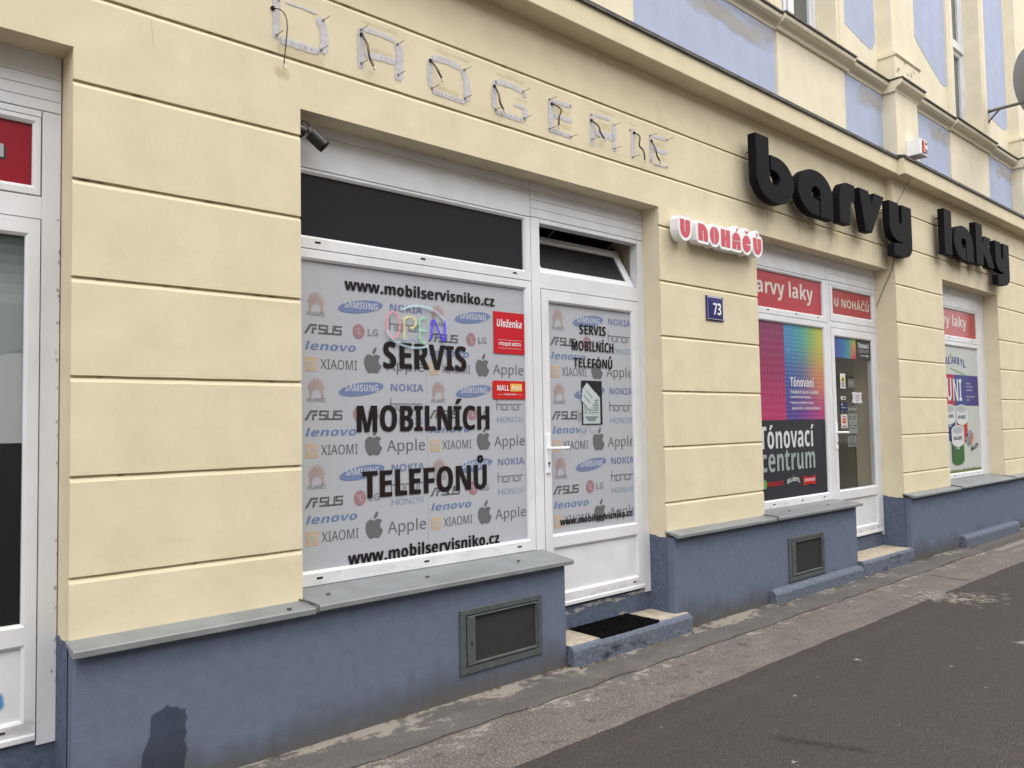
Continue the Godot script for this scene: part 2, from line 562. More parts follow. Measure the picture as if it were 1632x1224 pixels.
func build_walls() -> void:
	var s := nst()
	var zb := -0.0145
	# the wall behind the courses: piers, then the band over the openings
	for p: Array in [[-4.0, -1.25, 0.0], [0.0, 1.012, 0.0], [3.87, 5.195, 0.0], [7.83, 9.13, 0.065], [11.04, 14.0, 0.065]]:
		box(s, p[0], p[1], 0.655, 3.04, -0.42, p[2] + zb)
	box(s, -4.0, 7.83, 3.04, 4.03, -0.42, zb)
	box(s, 7.83, 14.0, 3.07, 4.03, -0.42, 0.065 + zb)
	box(s, 7.83, 9.13, 3.04, 3.07, -0.42, 0.065 + zb)
	box(s, 11.04, 14.0, 3.04, 3.07, -0.42, 0.065 + zb)
	box(s, -4.0, 14.0, 4.03, 9.5, -0.9, -0.3)
	box(s, -4.0, 14.0, -0.1, 9.5, -4.2, -4.0)
	box(s, -4.2, -4.0, -0.1, 9.5, -4.2, -0.02)
	box(s, 14.0, 14.2, -0.1, 9.5, -4.2, 0.05)
	box(s, -4.2, 14.2, 9.5, 9.7, -4.2, 0.1)
	part("wall", s, M.plaster, house)
	var ys := [0.66, 0.902, 1.30, 1.70, 2.10, 2.50, 2.902]
	for p: Array in [[-4.0, -1.25], [0.0, 1.012], [3.87, 5.195]]:
		for i in 6:
			course(p[0], p[1], ys[i] if i else (0.655 if p[0] < 3 else 0.685), ys[i + 1], 0.0)
		course(p[0], p[1], 2.902, 3.04, 0.0, "wall_block", 0.0005)
	course(-4.0, 7.83, 3.04, 3.275, 0.0, "wall_block", 0.016, 0.001)
	course(-4.0, 7.83, 3.275, 3.643, 0.0)
	course(-4.0, 7.83, 3.643, 4.03, 0.0, "wall_block", 0.001)
	var yr := [0.69, 0.907, 1.302, 1.694, 2.09, 2.478, 2.878]
	for p: Array in [[7.83, 9.13], [11.04, 14.0]]:
		for i in 6:
			course(p[0], p[1], yr[i], yr[i + 1] + (0.03 if i == 5 and p[0] > 10 else 0.0), 0.065)
		course(p[0], p[1], 2.878 + (0.03 if p[0] > 10 else 0.0), 3.07, 0.065, "wall_block", 0.0005)
	course(7.83, 14.0, 3.07, 3.295, 0.065, "wall_block", 0.016, 0.001)
	course(7.83, 14.0, 3.295, 3.67, 0.065)
	course(7.83, 14.0, 3.67, 4.03, 0.065, "wall_block", 0.001)
	# blue plinth
	var pl := nst()
	for p: Array in [[-4.0, -1.3, 0.062], [0.0, 2.757, 0.062], [3.87, 6.73, 0.062], [7.845, 14.0, 0.127]]:
		plinth_box(pl, p[0], p[1], -0.1, 0.643 if p[0] < 3 else 0.66, -0.42, p[2])
	part("plinth", pl, M.plinth, house, "blue roughcast plinth with a dirt-splashed foot")
	for p: Array in [[-0.004, 0.0, 0.0, 0.69], [3.866, 3.87, 0.0, 0.70], [7.826, 7.83, 0.065, 0.69]]:
		# painted foot of the reveals, its top edge cut in by hand
		var jb := nst()
		var n := 12
		var tops: Array = []
		for k in n + 1:
			tops.append(p[3] - 0.05 * k / n + rng.randf_range(-0.005, 0.005))
		for k in n:
			var z0 := lerpf(-0.3, p[2] - 0.002, float(k) / n)
			var z1 := lerpf(-0.3, p[2] - 0.002, float(k + 1) / n)
			quad(jb, Vector3(p[0], -0.1, z0), Vector3(p[0], tops[k], z0), Vector3(p[0], tops[k + 1], z1), Vector3(p[0], -0.1, z1))
			quad(jb, Vector3(p[0], tops[k], z0), Vector3(p[1] + 0.001, tops[k], z0), Vector3(p[1] + 0.001, tops[k + 1], z1), Vector3(p[0], tops[k + 1], z1))
		part("painted_reveal", jb, M.plinth_plain, house, "smooth blue paint at the foot of a door reveal")
	for d: Array in [[-1.25, -0.004, 0.262], [2.757, 3.866, 0.287], [6.73, 7.826, 0.287]]:
		var jb := nst()
		box(jb, d[0], d[1], -0.1, d[2], -0.42, -0.165)
		part("door_riser", jb, M.plinth_plain, house)
	# dirt splashed up from the pavement
	for p: Array in [[0.0, 2.757, 0.0632], [3.87, 6.73, 0.0632], [7.845, 13.0, 0.1282]]:
		var ds := nst()
		var wob := noise(0.8, 4, int(p[0] * 10) + 7)
		var n := int((p[1] - p[0]) / 0.03)
		var prev: Array = []
		for i in n + 1:
			var x := lerpf(p[0] + 0.014, p[1] - 0.014, float(i) / n)
			var h := 0.20 + 0.16 * wob.get_noise_1d(x * 2.0) + 0.05 * wob.get_noise_1d(x * 14.0)
			var row: Array = []
			for e: Array in [[0.0, 0.80], [0.18, 0.66], [0.42, 0.36], [0.72, 0.14], [1.0, 0.0]]:
				row.append([Vector3(x, e[0] * h, p[2]), Color(0.14, 0.128, 0.115, e[1] * (0.85 + 0.5 * wob.get_noise_1d(x * 9.0 + e[0] * 7.0)))])
			if prev.size():
				for k in 4:
					var q := [prev[k], prev[k + 1], row[k + 1], row[k]]
					for j: int in [0, 1, 2, 0, 2, 3]:
						vert(ds, q[j][0], Vector3(0, 0, 1), q[j][1], Vector2.ZERO)
			prev = row
		stuff(part("splashed_dirt", ds, M.wash, house))
	# worn edges of the riser under the doors
	var wr := nst()
	for i in 9:
		var x := 2.85 + i * 0.115
		blot(wr, x + rng.randf_range(-0.03, 0.03), 0.262 + rng.randf_range(-0.012, 0.015), 0.07, 0.016, -0.1635, lin(172, 170, 168), 0.85, 0.6)
	blot(wr, 3.55, 0.155, 0.05, 0.02, -0.1635, lin(176, 172, 168), 0.7, 0.6)
	stuff(part("worn_paint", wr, M.wash, house))


func plinth_box(s: SurfaceTool, x0: float, x1: float, y0: float, y1: float, z0: float, z1: float) -> void:
	var c := 0.012
	var o := [Vector3(x0, 0, z0), Vector3(x0, 0, z1 - c), Vector3(x0 + c, 0, z1), Vector3(x1 - c, 0, z1), Vector3(x1, 0, z1 - c), Vector3(x1, 0, z0)]
	for i in 5:
		var a: Vector3 = o[i]
		var b: Vector3 = o[i + 1]
		var n := Vector3(-(b.z - a.z), 0, b.x - a.x).normalized()
		var q := [Vector3(a.x, y0, a.z), Vector3(a.x, y1, a.z), Vector3(b.x, y1, b.z), Vector3(b.x, y0, b.z)]
		for j: int in [0, 1, 2, 0, 2, 3]:
			var v: Vector3 = q[j]
			vert(s, v, n, Color.WHITE, Vector2(v.x, -v.y))
	quad(s, Vector3(x0, y1, z0), Vector3(x1, y1, z0), Vector3(x1, y1, z1), Vector3(x0, y1, z1))


func sill(x0: float, x1: float, zb: float, yb: float, zf: float, yf: float, lip: float) -> void:
	# folded sheet metal: sloping top, a bead, a turned-down lip
	var s := profile([[zb, yb - 0.004], [zf - 0.012, yf - lip - 0.003], [zf - 0.004, yf - lip - 0.004], [zf, yf - lip], [zf, yf - 0.006], [zf - 0.004, yf - 0.001], [zf - 0.012, yf], [zb, yb]], x0, x1)
	part("sill", s, M.zinc, house, "folded sheet-metal sill")


func build_sills() -> void:
	sill(-4.0, -1.27, -0.01, 0.668, 0.112, 0.648, 0.028)
	sill(-0.012, 1.02, -0.01, 0.668, 0.112, 0.648, 0.028)
	sill(1.022, 2.772, -0.165, 0.692, 0.116, 0.655, 0.026)
	sill(3.855, 5.20, -0.01, 0.705, 0.112, 0.69, 0.024)
	sill(5.202, 6.752, -0.165, 0.712, 0.116, 0.692, 0.024)
	sill(7.812, 9.135, 0.05, 0.70, 0.175, 0.684, 0.024)
	sill(9.137, 11.035, -0.12, 0.735, 0.18, 0.69, 0.022)
	sill(11.037, 14.0, 0.05, 0.71, 0.175, 0.692, 0.024)
	# folded seams where the sheets overlap, and nail heads
	var s := nst()
	for p: Array in [[1.021, -0.01, 0.67, 0.117, 0.654], [5.2, -0.01, 0.706, 0.117, 0.695], [9.136, 0.05, 0.703, 0.182, 0.69], [11.036, 0.05, 0.712, 0.182, 0.695]]:
		tube(s, [Vector3(p[0] - 0.03, p[2] + 0.003, p[1]), Vector3(p[0] - 0.005, (p[2] + p[4]) / 2 + 0.004, (p[1] + p[3]) / 2), Vector3(p[0] + 0.01, p[4], p[3]), Vector3(p[0] + 0.01, p[4] - 0.03, p[3] + 0.001)], 0.004, 6)
	for q: Array in [[1.15, 0.674, 0.0], [1.75, 0.674, 0.0], [2.42, 0.674, 0.0], [0.9, 0.654, 0.08], [5.6, 0.702, 0.0], [6.3, 0.702, 0.0]]:
		soft_box(s, q[0] - 0.01, q[0] + 0.01, q[1], q[1] + 0.006, q[2] - 0.006, q[2] + 0.006, 0.002)
	part("sill_seam", s, M.old_zinc, house)


func build_cornice() -> void:
	for p: Array in [[-4.0, 7.795, 0.0], [7.795, 14.0, 0.065]]:
		var z: float = p[2]
		part("cornice", profile([[z - 0.3, 4.0], [z + 0.004, 4.0], [z + 0.142, 4.008], [z + 0.15, 4.016], [z + 0.15, 4.172], [z - 0.3, 4.172]], p[0], p[1]), M.plaster, house)
		part("cornice_flashing", profile([[z - 0.3, 4.174], [z + 0.156, 4.174], [z + 0.168, 4.168], [z + 0.168, 4.196], [z + 0.16, 4.202], [z - 0.04, 4.245], [z - 0.3, 4.245]], p[0] - 0.002, p[1]), M.old_zinc, house, "dark weathered metal flashing")


func wavy_panel(x0: float, x1: float, y0: float, y1: float, z: float, low: float, tilt: float) -> void:
	# a field of blue paint with a hand-cut lower edge
	var pts := PackedVector2Array([Vector2(x0, y1)])
	pts.append(Vector2(x1, y1))
	var n := 14
	for i in n + 1:
		var t := 1.0 - float(i) / n
		var y := y0 + tilt * t + low * pow(absf(t - 0.45) * 1.9, 7.0) + rng.randf_range(-0.006, 0.006)
		pts.append(Vector2(lerpf(x0, x1, t), y))
	var s := nst()
	extrude(s, pts, z - 0.02, z + 0.003)
	part("blue_field", s, M.blue_paint, house)


func build_upper() -> void:
	# upper storey between window openings
	var s := nst()
	for p: Array in [[-4.0, 5.72, 0.0], [6.763, 7.83, 0.0], [7.83, 9.75, 0.065], [10.727, 14.0, 0.065]]:
		box(s, p[0], p[1], 4.15, 9.5, -0.3, p[2])
	box(s, 5.72, 6.763, 4.15, 5.06, -0.3, 0.0)
	box(s, 9.75, 10.727, 4.15, 5.10, -0.3, 0.065)
	part("upper_wall", s, M.plaster_light, house)
	# alternating painted fields under the string course
	for p: Array in [[-2.0, -0.8, 0.0], [0.2, 1.2, 0.0], [3.64, 5.61, 0.0], [6.935, 7.815, 0.0], [8.62, 9.54, 0.065], [10.9, 11.88, 0.065], [12.6, 13.6, 0.065]]:
		var b := nst()
		soft_box(b, p[0], p[1], 4.16, 4.905, p[2] - 0.02, p[2] + 0.004, 0.002)
		part("blue_field", b, M.blue_paint, house)
		var st := nst()
		var w: float = p[1] - p[0]
		for k in 7:
			blot(st, p[0] + w * (0.42 + 0.08 * k), 4.83 - 0.0 * k - rng.randf() * 0.10, w * 0.15, 0.085, p[2] + 0.0075 + 0.0004 * k, lin(204, 198, 186), 0.36, 0.2)
		stuff(part("faded_patch", st, M.wash, house))
	for e: Array in [[5.625, 6.925, 0.0], [9.55, 10.89, 0.065]]:
		var ap := nst()
		soft_box(ap, e[0], e[1], 4.16, 4.905, e[2] - 0.02, e[2] + 0.018, 0.004)
		part("apron", ap, M.plaster_light, house)
	# string course (also the window sills), breaking forward over aprons and pilasters
	for p: Array in [[-4.0, 5.60, 0.0], [5.60, 6.97, 0.03], [6.97, 7.80, 0.0], [7.80, 8.42, 0.135], [8.42, 9.52, 0.065], [9.52, 10.92, 0.095], [10.92, 11.87, 0.065], [11.87, 12.6, 0.20], [12.6, 14.0, 0.065]]:
		var z: float = p[2]
		part("string_course", profile([[z - 0.3, 4.90], [z + 0.012, 4.90], [z + 0.02, 4.925], [z + 0.04, 4.945], [z + 0.07, 4.955], [z + 0.07, 4.962], [z + 0.082, 4.966], [z + 0.09, 4.98], [z + 0.09, 5.012], [z - 0.3, 5.012]], p[0], p[1]), M.plaster_light, house)
		part("course_flashing", profile([[z - 0.3, 5.014], [z + 0.1, 5.014], [z + 0.106, 5.01], [z + 0.106, 5.026], [z + 0.1, 5.032], [z - 0.3, 5.075]], p[0], p[1]), M.old_zinc, house, "dark weathered metal flashing")
	# pilasters: lower shaft, then plinth, torus and upper shaft
	for p: Array in [[7.826, 8.39, 0.145], [11.9, 12.55, 0.20]]:
		var z: float = p[2]
		var b := nst()
		soft_box(b, p[0], p[1], 4.16, 4.902, -0.1, z, 0.005)
		soft_box(b, p[0] - 0.045, p[1] + 0.05, 5.03, 5.27, -0.1, z + 0.025, 0.006)
		soft_box(b, p[0] - 0.06, p[1] + 0.065, 5.27, 5.31, -0.1, z + 0.04, 0.016)
		soft_box(b, p[0] - 0.025, p[1] + 0.03, 5.31, 5.36, -0.1, z + 0.005, 0.01)
		soft_box(b, p[0] + 0.0, p[1] + 0.0, 5.36, 9.4, -0.1, z - 0.015, 0.005)
		part("pilaster", b, M.plaster_light, house)
		var st := nst()
		for k in 9:
			blot(st, rng.randf_range(p[0], p[1]), rng.randf_range(5.06, 5.26), 0.03, 0.02, z + 0.027, lin(150, 140, 124), 0.5, 0.6)
		stuff(part("grime", st, M.wash, house))
	wavy_panel(6.975, 7.70, 5.42, 9.3, 0.0, 0.10, -0.12)
	wavy_panel(8.62, 9.54, 5.74, 9.3, 0.065, 0.06, -0.38)
	wavy_panel(10.92, 11.80, 5.46, 9.3, 0.065, 0.08, -0.08)
	wavy_panel(3.2, 5.30, 5.40, 9.3, 0.0, 0.1, 0.0)
	# window casings and white upper windows
	for w: Array in [[5.72, 6.763, 5.06, 0.0, 6.50], [9.75, 10.727, 5.10, 0.065, 6.22]]:
		var c := nst()
		for e: Array in [[w[0] - 0.2, w[0] - 0.003], [w[1] + 0.003, w[1] + 0.19]]:
			soft_box(c, e[0], e[1], 5.04, 9.3, w[3] - 0.02, w[3] + 0.028, 0.004)
			soft_box(c, e[0] + 0.055, e[1] - 0.055, 5.04, 9.3, w[3], w[3] + 0.04, 0.006)
		part("window_casing", c, M.plaster_light, house)
		var f := nst()
		var zf: float = w[3] - 0.17
		var mid: float = (w[0] + w[1]) / 2
		ring(f, [w[0], w[1], w[2] - 0.04, 8.6], [w[0] + 0.05, w[1] - 0.05, w[2] + 0.03, 8.55], zf, zf - 0.07)
		box(f, w[0] + 0.05, w[1] - 0.05, w[4], w[4] + 0.09, zf - 0.06, zf + 0.02)
		box(f, mid - 0.045, mid + 0.045, w[2] + 0.03, 8.55, zf - 0.06, zf + 0.005)
		for e: Array in [[w[0] + 0.053, mid - 0.047], [mid + 0.047, w[1] - 0.053]]:
			for v: Array in [[w[2] + 0.033, w[4] - 0.003], [w[4] + 0.093, 8.54]]:
				ring(f, [e[0], e[1], v[0], v[1]], [e[0] + 0.055, e[1] - 0.055, v[0] + 0.06, v[1] - 0.055], zf - 0.01, zf - 0.06)
		var wf := part("window", f, M.pvc, house, "tall white casement window on the upper floor")
		var g := nst()
		rect(g, w[0] + 0.04, w[1] - 0.04, w[2], 8.57, zf - 0.045)
		part("pane", g, M.far_glass, wf)


# ---------------------------------------------------------------- shop fronts
func slots(s: SurfaceTool, xs: Array, y: float, z: float) -> void:
	for x: float in xs:
		soft_box(s, x - 0.017, x + 0.017, y - 0.005, y + 0.005, z - 0.004, z + 0.0025, 0.002)


func boards(x0: float, x1: float, ys: Array, z: float, front: Node3D) -> void:
	for i in ys.size() - 1:
		var s := nst()
		soft_box(s, x0, x1, ys[i] + 0.0006, ys[i + 1] - 0.0006, z - 0.03, z, 0.0025)
		part("board", s, M.pvc, front)


func door_leaf(x0: float, x1: float, y0: float, y1: float, gi: Array, pi: Array, z: float) -> MeshInstance3D:
	var s := nst()
	var split: float = (gi[2] + pi[3]) / 2
	ring(s, [x0, x1, split, y1], gi, z, z - 0.06, 0.0)
	ring(s, [x0, x1, y0, split], pi, z, z - 0.06, 0.0)
	loft(s, [[x0, x1, y0 + 0.002, y0 + 0.03, z], [x0 + 0.002, x1 - 0.002, y0 + 0.004, y0 + 0.022, z + 0.006]])
	rect(s, x0 + 0.002, x1 - 0.002, y0 + 0.004, y0 + 0.022, z + 0.006)
	var leaf := part("door", s, M.pvc, house)
	var p := nst()
	soft_box(p, pi[0] - 0.004, pi[1] + 0.004, pi[2] - 0.004, pi[3] + 0.004, z - 0.04, z - 0.018, 0.003)
	part("door_panel", p, M.pvc, leaf)
	var sl := nst()
	slots(sl, [x1 - 0.12], y0 + 0.055, z)
	part("drain_slot", sl, M.mesh_wire, leaf)
	return leaf


func door_handle(leaf: MeshInstance3D, x: float, y: float, z: float) -> void:
	var s := nst()
	soft_box(s, x - 0.018, x + 0.018, y - 0.155, y + 0.10, z, z + 0.012, 0.005)
	part("lock_plate", s, M.sign_white, leaf)
	var h := nst()
	tube(h, [Vector3(x, y + 0.005, z + 0.01), Vector3(x, y + 0.005, z + 0.045), Vector3(x + 0.012, y + 0.005, z + 0.056), Vector3(x + 0.14, y + 0.003, z + 0.056)], 0.0105, 10)
	part("handle", h, M.sign_white, leaf)
	var k := nst()
	tube(k, [Vector3(x, y - 0.09, z + 0.011), Vector3(x, y - 0.09, z + 0.0135)], 0.009, 10)
	soft_box(k, x - 0.004, x + 0.004, y - 0.118, y - 0.092, z + 0.011, z + 0.0132, 0.001)
	part("keyhole", k, M.dark_hole, leaf)


func frame_bars(bars: Array, z: float, label := "") -> MeshInstance3D:
	var s := nst()
	for b: Array in bars:
		soft_box(s, b[0], b[1], b[2], b[3], z - 0.07, z, 0.002)
	return part("frame", s, M.pvc, house, label)


func shop_window(o: Array, panes: Array, z: float, slot_x: Array, label: String) -> MeshInstance3D:
	# panes: [outer y0, outer y1, glass y0, glass y1]; o: [x0, x1, glass x0, glass x1]
	var s := nst()
	for p: Array in panes:
		ring(s, [o[0], o[1], p[0], p[1]], [o[2], o[3], p[2], p[3]], z, z - 0.06)
	var w := part("shop_window", s, M.pvc, house, label)
	var sl := nst()
	for p: Array in panes:
		slots(sl, slot_x, p[0] + 0.036, z)
	part("drain_slot", sl, M.dark_hole, w)
	return w


func build_fronts() -> void:
	# -- front of the middle shop: big window, door with an open vent above
	var w := shop_window([0.985, 2.718, 1.09, 2.66], [[0.692, 2.391, 0.766, 2.336], [2.394, 2.806, 2.46, 2.781]], FR, [1.19, 1.86, 2.575], "wide two-part white window")
	var b := nst()
	rect(b, 1.05, 2.68, 2.45, 2.79, PR)
	part("pane", b, M.black_film, w, "upper pane covered in black film")
	b = nst()
	rect(b, 1.05, 2.68, 0.75, 2.35, PR - 0.003)
	part("pane", b, M.black_film, w)
	boards(0.985, 2.718, [2.809, 2.985, 3.045], FR, w)
	var fr := frame_bars([[2.7215, 2.7985, 0.27, 2.811], [2.7985, 3.806, 2.358, 2.452], [2.7985, 3.806, 2.782, 2.811], [3.806, 3.8695, 0.268, 2.811]], FR)
	boards(2.7215, 3.8695, [2.814, 2.87, 2.926, 2.982, 3.045], FR, fr)
	var leaf := door_leaf(2.803, 3.801, 0.302, 2.353, [2.876, 3.72, 0.77, 2.272], [2.886, 3.72, 0.396, 0.677], FR + 0.003)
	leaf.set_meta("label", "white half-glazed door of the phone repair shop")
	b = nst()
	rect(b, 2.86, 3.735, 0.75, 2.29, PR - 0.003)
	part("pane", b, M.black_film, leaf)
	door_handle(leaf, 2.832, 1.32, FR + 0.003)
	# tilted vent sash
	var sash := MeshInstance3D.new()
	var vf := nst()
	ring(vf, [-0.495, 0.492, 0.0, 0.335], [-0.44, 0.437, 0.055, 0.285], 0.0, -0.05)
	sash.mesh = vf.commit()
	sash.material_override = M.pvc
	sash.name = "vent_sash"
	sash.position = Vector3(3.302, 2.462, -0.172) - house.position
	sash.rotation.x = deg_to_rad(-29.0)
	house.add_child(sash)
	sash.set_meta("label", "vent window above the door tilted open inwards")
	var vp := nst()
	rect(vp, -0.445, 0.442, 0.05, 0.29, -0.02)
	part("pane", vp, M.black_film, sash)
	for x: float in [3.0, 3.62]:
		var hg := nst()
		tube(hg, [Vector3(x, 2.775, -0.215), Vector3(x + 0.05, 2.755, -0.32)], 0.006, 6)
		part("vent_stay", hg, M.steel, house)
	# rooms behind the doors
	for r: Array in [[2.73, 3.86, -2.2], [6.2, 8.4, -3.2]]:
		var room := nst()
		var z0: float = r[2]
		quad(room, Vector3(r[0], 0.26, z0), Vector3(r[0], 3.1, z0), Vector3(r[1], 3.1, z0), Vector3(r[1], 0.26, z0))
		quad(room, Vector3(r[0], 3.1, z0), Vector3(r[0], 3.1, -0.42), Vector3(r[1], 3.1, -0.42), Vector3(r[1], 3.1, z0))
		quad(room, Vector3(r[0], 0.26, z0), Vector3(r[1], 0.26, z0), Vector3(r[1], 0.26, -0.2), Vector3(r[0], 0.26, -0.2))
		quad(room, Vector3(r[0], 0.26, -0.42), Vector3(r[0], 3.1, -0.42), Vector3(r[0], 3.1, z0), Vector3(r[0], 0.26, z0))
		quad(room, Vector3(r[1], 0.26, z0), Vector3(r[1], 3.1, z0), Vector3(r[1], 3.1, -0.42), Vector3(r[1], 0.26, -0.42))
		part("room", room, M.room, house)
	var ol := nst()
	box(ol, 7.86, 7.98, 0.27, 3.09, -3.1, -0.44)
	part("inner_wall", ol, M.olive, house, "olive wall inside the paint shop door")
	# -- front of the paint shop
	w = shop_window([5.17, 6.722, 5.25, 6.645], [[0.712, 2.412, 0.786, 2.352], [2.415, 2.828, 2.474, 2.798]], FR, [5.62, 6.12, 6.54], "white window of the paint shop")
	b = nst()
	rect(b, 5.22, 6.66, 0.76, 2.37, PR - 0.003)
	rect(b, 5.22, 6.66, 2.46, 2.81, PR - 0.003)
	part("pane", b, M.black_film, w)
	boards(5.17, 6.722, [2.831, 2.985, 3.045], FR, w)
	fr = frame_bars([[6.7255, 6.778, 0.27, 2.832], [6.778, 7.806, 2.378, 2.435], [6.778, 7.806, 2.797, 2.832], [7.806, 7.829, 0.268, 2.832]], FR)
	boards(6.7255, 7.829, [2.835, 2.90, 2.965, 3.045], FR, fr)
	var tr := nst()
	ring(tr, [6.788, 7.803, 2.438, 2.794], [6.855, 7.80 - 0.06, 2.515, 2.766], FR + 0.002, FR - 0.05)
	part("transom_sash", tr, M.pvc, house)
	leaf = door_leaf(6.783, 7.801, 0.303, 2.373, [6.862, 7.70, 0.787, 2.291], [6.895, 7.692, 0.402, 0.684], FR + 0.003)
	leaf.set_meta("label", "white glazed door of the paint shop with stickers on its glass")
	b = nst()
	rect(b, 6.85, 7.715, 0.77, 2.305, PR - 0.003)
	part("pane", b, M.glass, leaf)
	door_handle(leaf, 6.818, 1.345, FR + 0.003)
	# -- narrow window of the right bay
	w = shop_window([9.08, 10.80, 9.16, 10.735], [[0.737, 2.405, 0.80, 2.348], [2.408, 2.83, 2.476, 2.80]], -0.10, [9.75, 10.55], "narrow white window in the projecting bay")
	b = nst()
	rect(b, 9.13, 10.75, 0.78, 2.36, -0.123)
	rect(b, 9.13, 10.75, 2.46, 2.815, -0.123)
	part("pane", b, M.black_film, w)
	boards(9.08, 10.80, [2.833, 2.99, 3.075], -0.10, w)
	fr = frame_bars([[10.803, 11.045, 0.72, 3.075]], -0.11)
	# -- door of the left-hand shop
	fr = frame_bars([[-0.0735, -0.004, 0.245, 2.80], [-1.16, -0.0735, 2.352, 2.443], [-1.16, -0.0765, 2.774, 2.80], [-1.25, -1.16, 0.245, 2.8]], FR)
	boards(-1.25, -0.004, [2.803, 2.85, 2.898, 2.946, 3.045], FR, fr)
	leaf = door_leaf(-1.155, -0.0785, 0.268, 2.348, [-1.06, -0.131, 0.728, 2.275], [-1.06, -0.13, 0.355, 0.634], FR + 0.003)
	leaf.set_meta("label", "white door at the left edge with dark printed glass")
	b = nst()
	rect(b, -1.08, -0.12, 0.71, 2.29, PR - 0.003)
	part("pane", b, M.black_film, leaf)
	var cs := nst()
	ring(cs, [-1.155, -0.0785, 2.447, 2.771], [-1.12, -0.1085, 2.486, 2.741], FR + 0.002, FR - 0.05)
	var ts := part("transom_sash", cs, M.pvc, house)
	b = nst()
	rect(b, -1.13, -0.1, 2.475, 2.75, PR)
	rect(b, -0.2, -0.1, 2.475, 2.75, PR + 0.0005)
	part("pane", b, M.black_film, ts)
	# spray can blot on its panel
	var sp := nst()
	blot(sp, -0.212, 0.445, 0.034, 0.045, FR - 0.0125, lin(60, 140, 205), 0.95, 0.15)
	stuff(part("spray_paint", sp, M.wash, house))


func hatch(x0: float, x1: float, y0: float, y1: float, label: String) -> void:
	var s := nst()
	var z := 0.062
	ring(s, [x0, x1, y0, y1], [x0 + 0.042, x1 - 0.035, y0 + 0.04, y1 - 0.033], z + 0.012, z - 0.05, 0.003, 0.003)
	var h := part("cellar_hatch", s, M.hatch_paint, house, label)
	var d := nst()
	ring(d, [x0 + 0.047, x1 - 0.04, y0 + 0.045, y1 - 0.038], [x0 + 0.106, x1 - 0.052, y0 + 0.058, y1 - 0.048], z + 0.016, z - 0.03, 0.002, 0.004)
	for y: float in [y0 + 0.10, y1 - 0.09]:
		tube(d, [Vector3(x1 - 0.038, y - 0.025, z + 0.018), Vector3(x1 - 0.038, y + 0.025, z + 0.018)], 0.006, 8)
	part("hatch_door", d, M.hatch_paint, h)
	var k := nst()
	soft_box(k, x0 + 0.072, x0 + 0.079, y0 + 0.15, y0 + 0.172, z + 0.013, z + 0.018, 0.001)
	part("keyhole", k, M.dark_hole, h)
	var g := nst()
	var ax := x0 + 0.10
	var bx := x1 - 0.048
	var ay := y0 + 0.052
	var by := y1 - 0.043
	var step := 0.0050
	var c := ax - (by - ay)
	while c < bx:
		for e in 2:
			# wires at 60 degrees each way, clipped to the opening
			var p := Vector2(c, ay)
			var q := Vector2(c + (by - ay), by)
			if p.x < ax:
				p = Vector2(ax, ay + (ax - c))
			if q.x > bx:
				q = Vector2(bx, by - (c + (by - ay) - bx))
			if q.x > p.x:
				var n := Vector2(-0.0006, 0.0006)
				var pts := [p + n, q + n, q - n, p - n]
				if e == 1:
					for i in 4:
						pts[i] = Vector2(ax + bx - pts[i].x, pts[i].y)
					pts.reverse()
				quad(g, Vector3(pts[0].x, pts[0].y, z + 0.002 - e * 0.0006), Vector3(pts[1].x, pts[1].y, z + 0.002 - e * 0.0006), Vector3(pts[2].x, pts[2].y, z + 0.002 - e * 0.0006), Vector3(pts[3].x, pts[3].y, z + 0.002 - e * 0.0006))
		c += step
	stuff(part("wire_mesh", g, M.mesh_wire, h))
	var bk := nst()
	rect(bk, ax - 0.01, bx + 0.01, ay - 0.01, by + 0.01, z - 0.02)
	part("dark_inside", bk, M.dark_hole, h)


func slab(x0: float, x1: float, z0: float, z1: float, top: float, r: float, paint: bool, called: String) -> void:
	# a cast step or ledge with worn, rounded arrises; the painted face is its own mesh
	var n := int((x1 - x0) / 0.05)
	var st := nst()
	var fr := nst()
	var wob := noise(1.4, 3, int(x0 * 77))
	var rows: Array = []
	for i in n + 1:
		var x := lerpf(x0, x1, float(i) / n)
		var e := 0.02 * pow(maxf(absf(2.0 * i / n - 1.0) - 0.85, 0.0) / 0.15, 2.0)
		var w := 0.006 * wob.get_noise_1d(x * 6)
		var t := top + 0.003 * wob.get_noise_1d(x * 4 + 9)
		rows.append([Vector3(x, t + 0.006, z0), Vector3(x, t - e * 0.3, z1 - r - e + w), Vector3(x, t - r * 0.35 - e * 0.4, z1 - r * 0.35 - e + w), Vector3(x, t - r - e * 0.4, z1 - e + w), Vector3(x, -0.02, z1 - e * 0.8 + w * 0.5)])
	for i in n:
		for k in 4:
			quad(st if k == 0 else fr, rows[i][k], rows[i + 1][k], rows[i + 1][k + 1], rows[i][k + 1])
	for e: Array in [rows[0], rows[n]]:
		var f := Vector3(e[0].x, -0.02, z0)
		for k in 4:
			if e == rows[0]:
				tri(fr, f, e[k], e[k + 1])
			else:
				tri(fr, f, e[k + 1], e[k])
	var o := part(called, st, M.concrete if paint else M.step_paint, house)
	part("painted_face", fr, M.step_paint, o)
	if paint:
		var w2 := nst()
		for i in 16:
			var x := rng.randf_range(x0 + 0.05, x1 - 0.05)
			blot(w2, x, rng.randf_range(0.03, top - 0.02), 0.05, 0.018, z1 + 0.006, lin(136, 139, 148) if i % 3 else lin(80, 78, 80), 0.55, 0.7)
		stuff(part("worn_paint", w2, M.wash, o))


# ---------------------------------------------------------------- prints on the glass
func faint(r: float, g: float, b: float) -> Color:
	# the small marks are printed pale on the film
	return ink(lerpf(r, 186, 0.2), lerpf(g, 188, 0.2), lerpf(b, 194, 0.2))


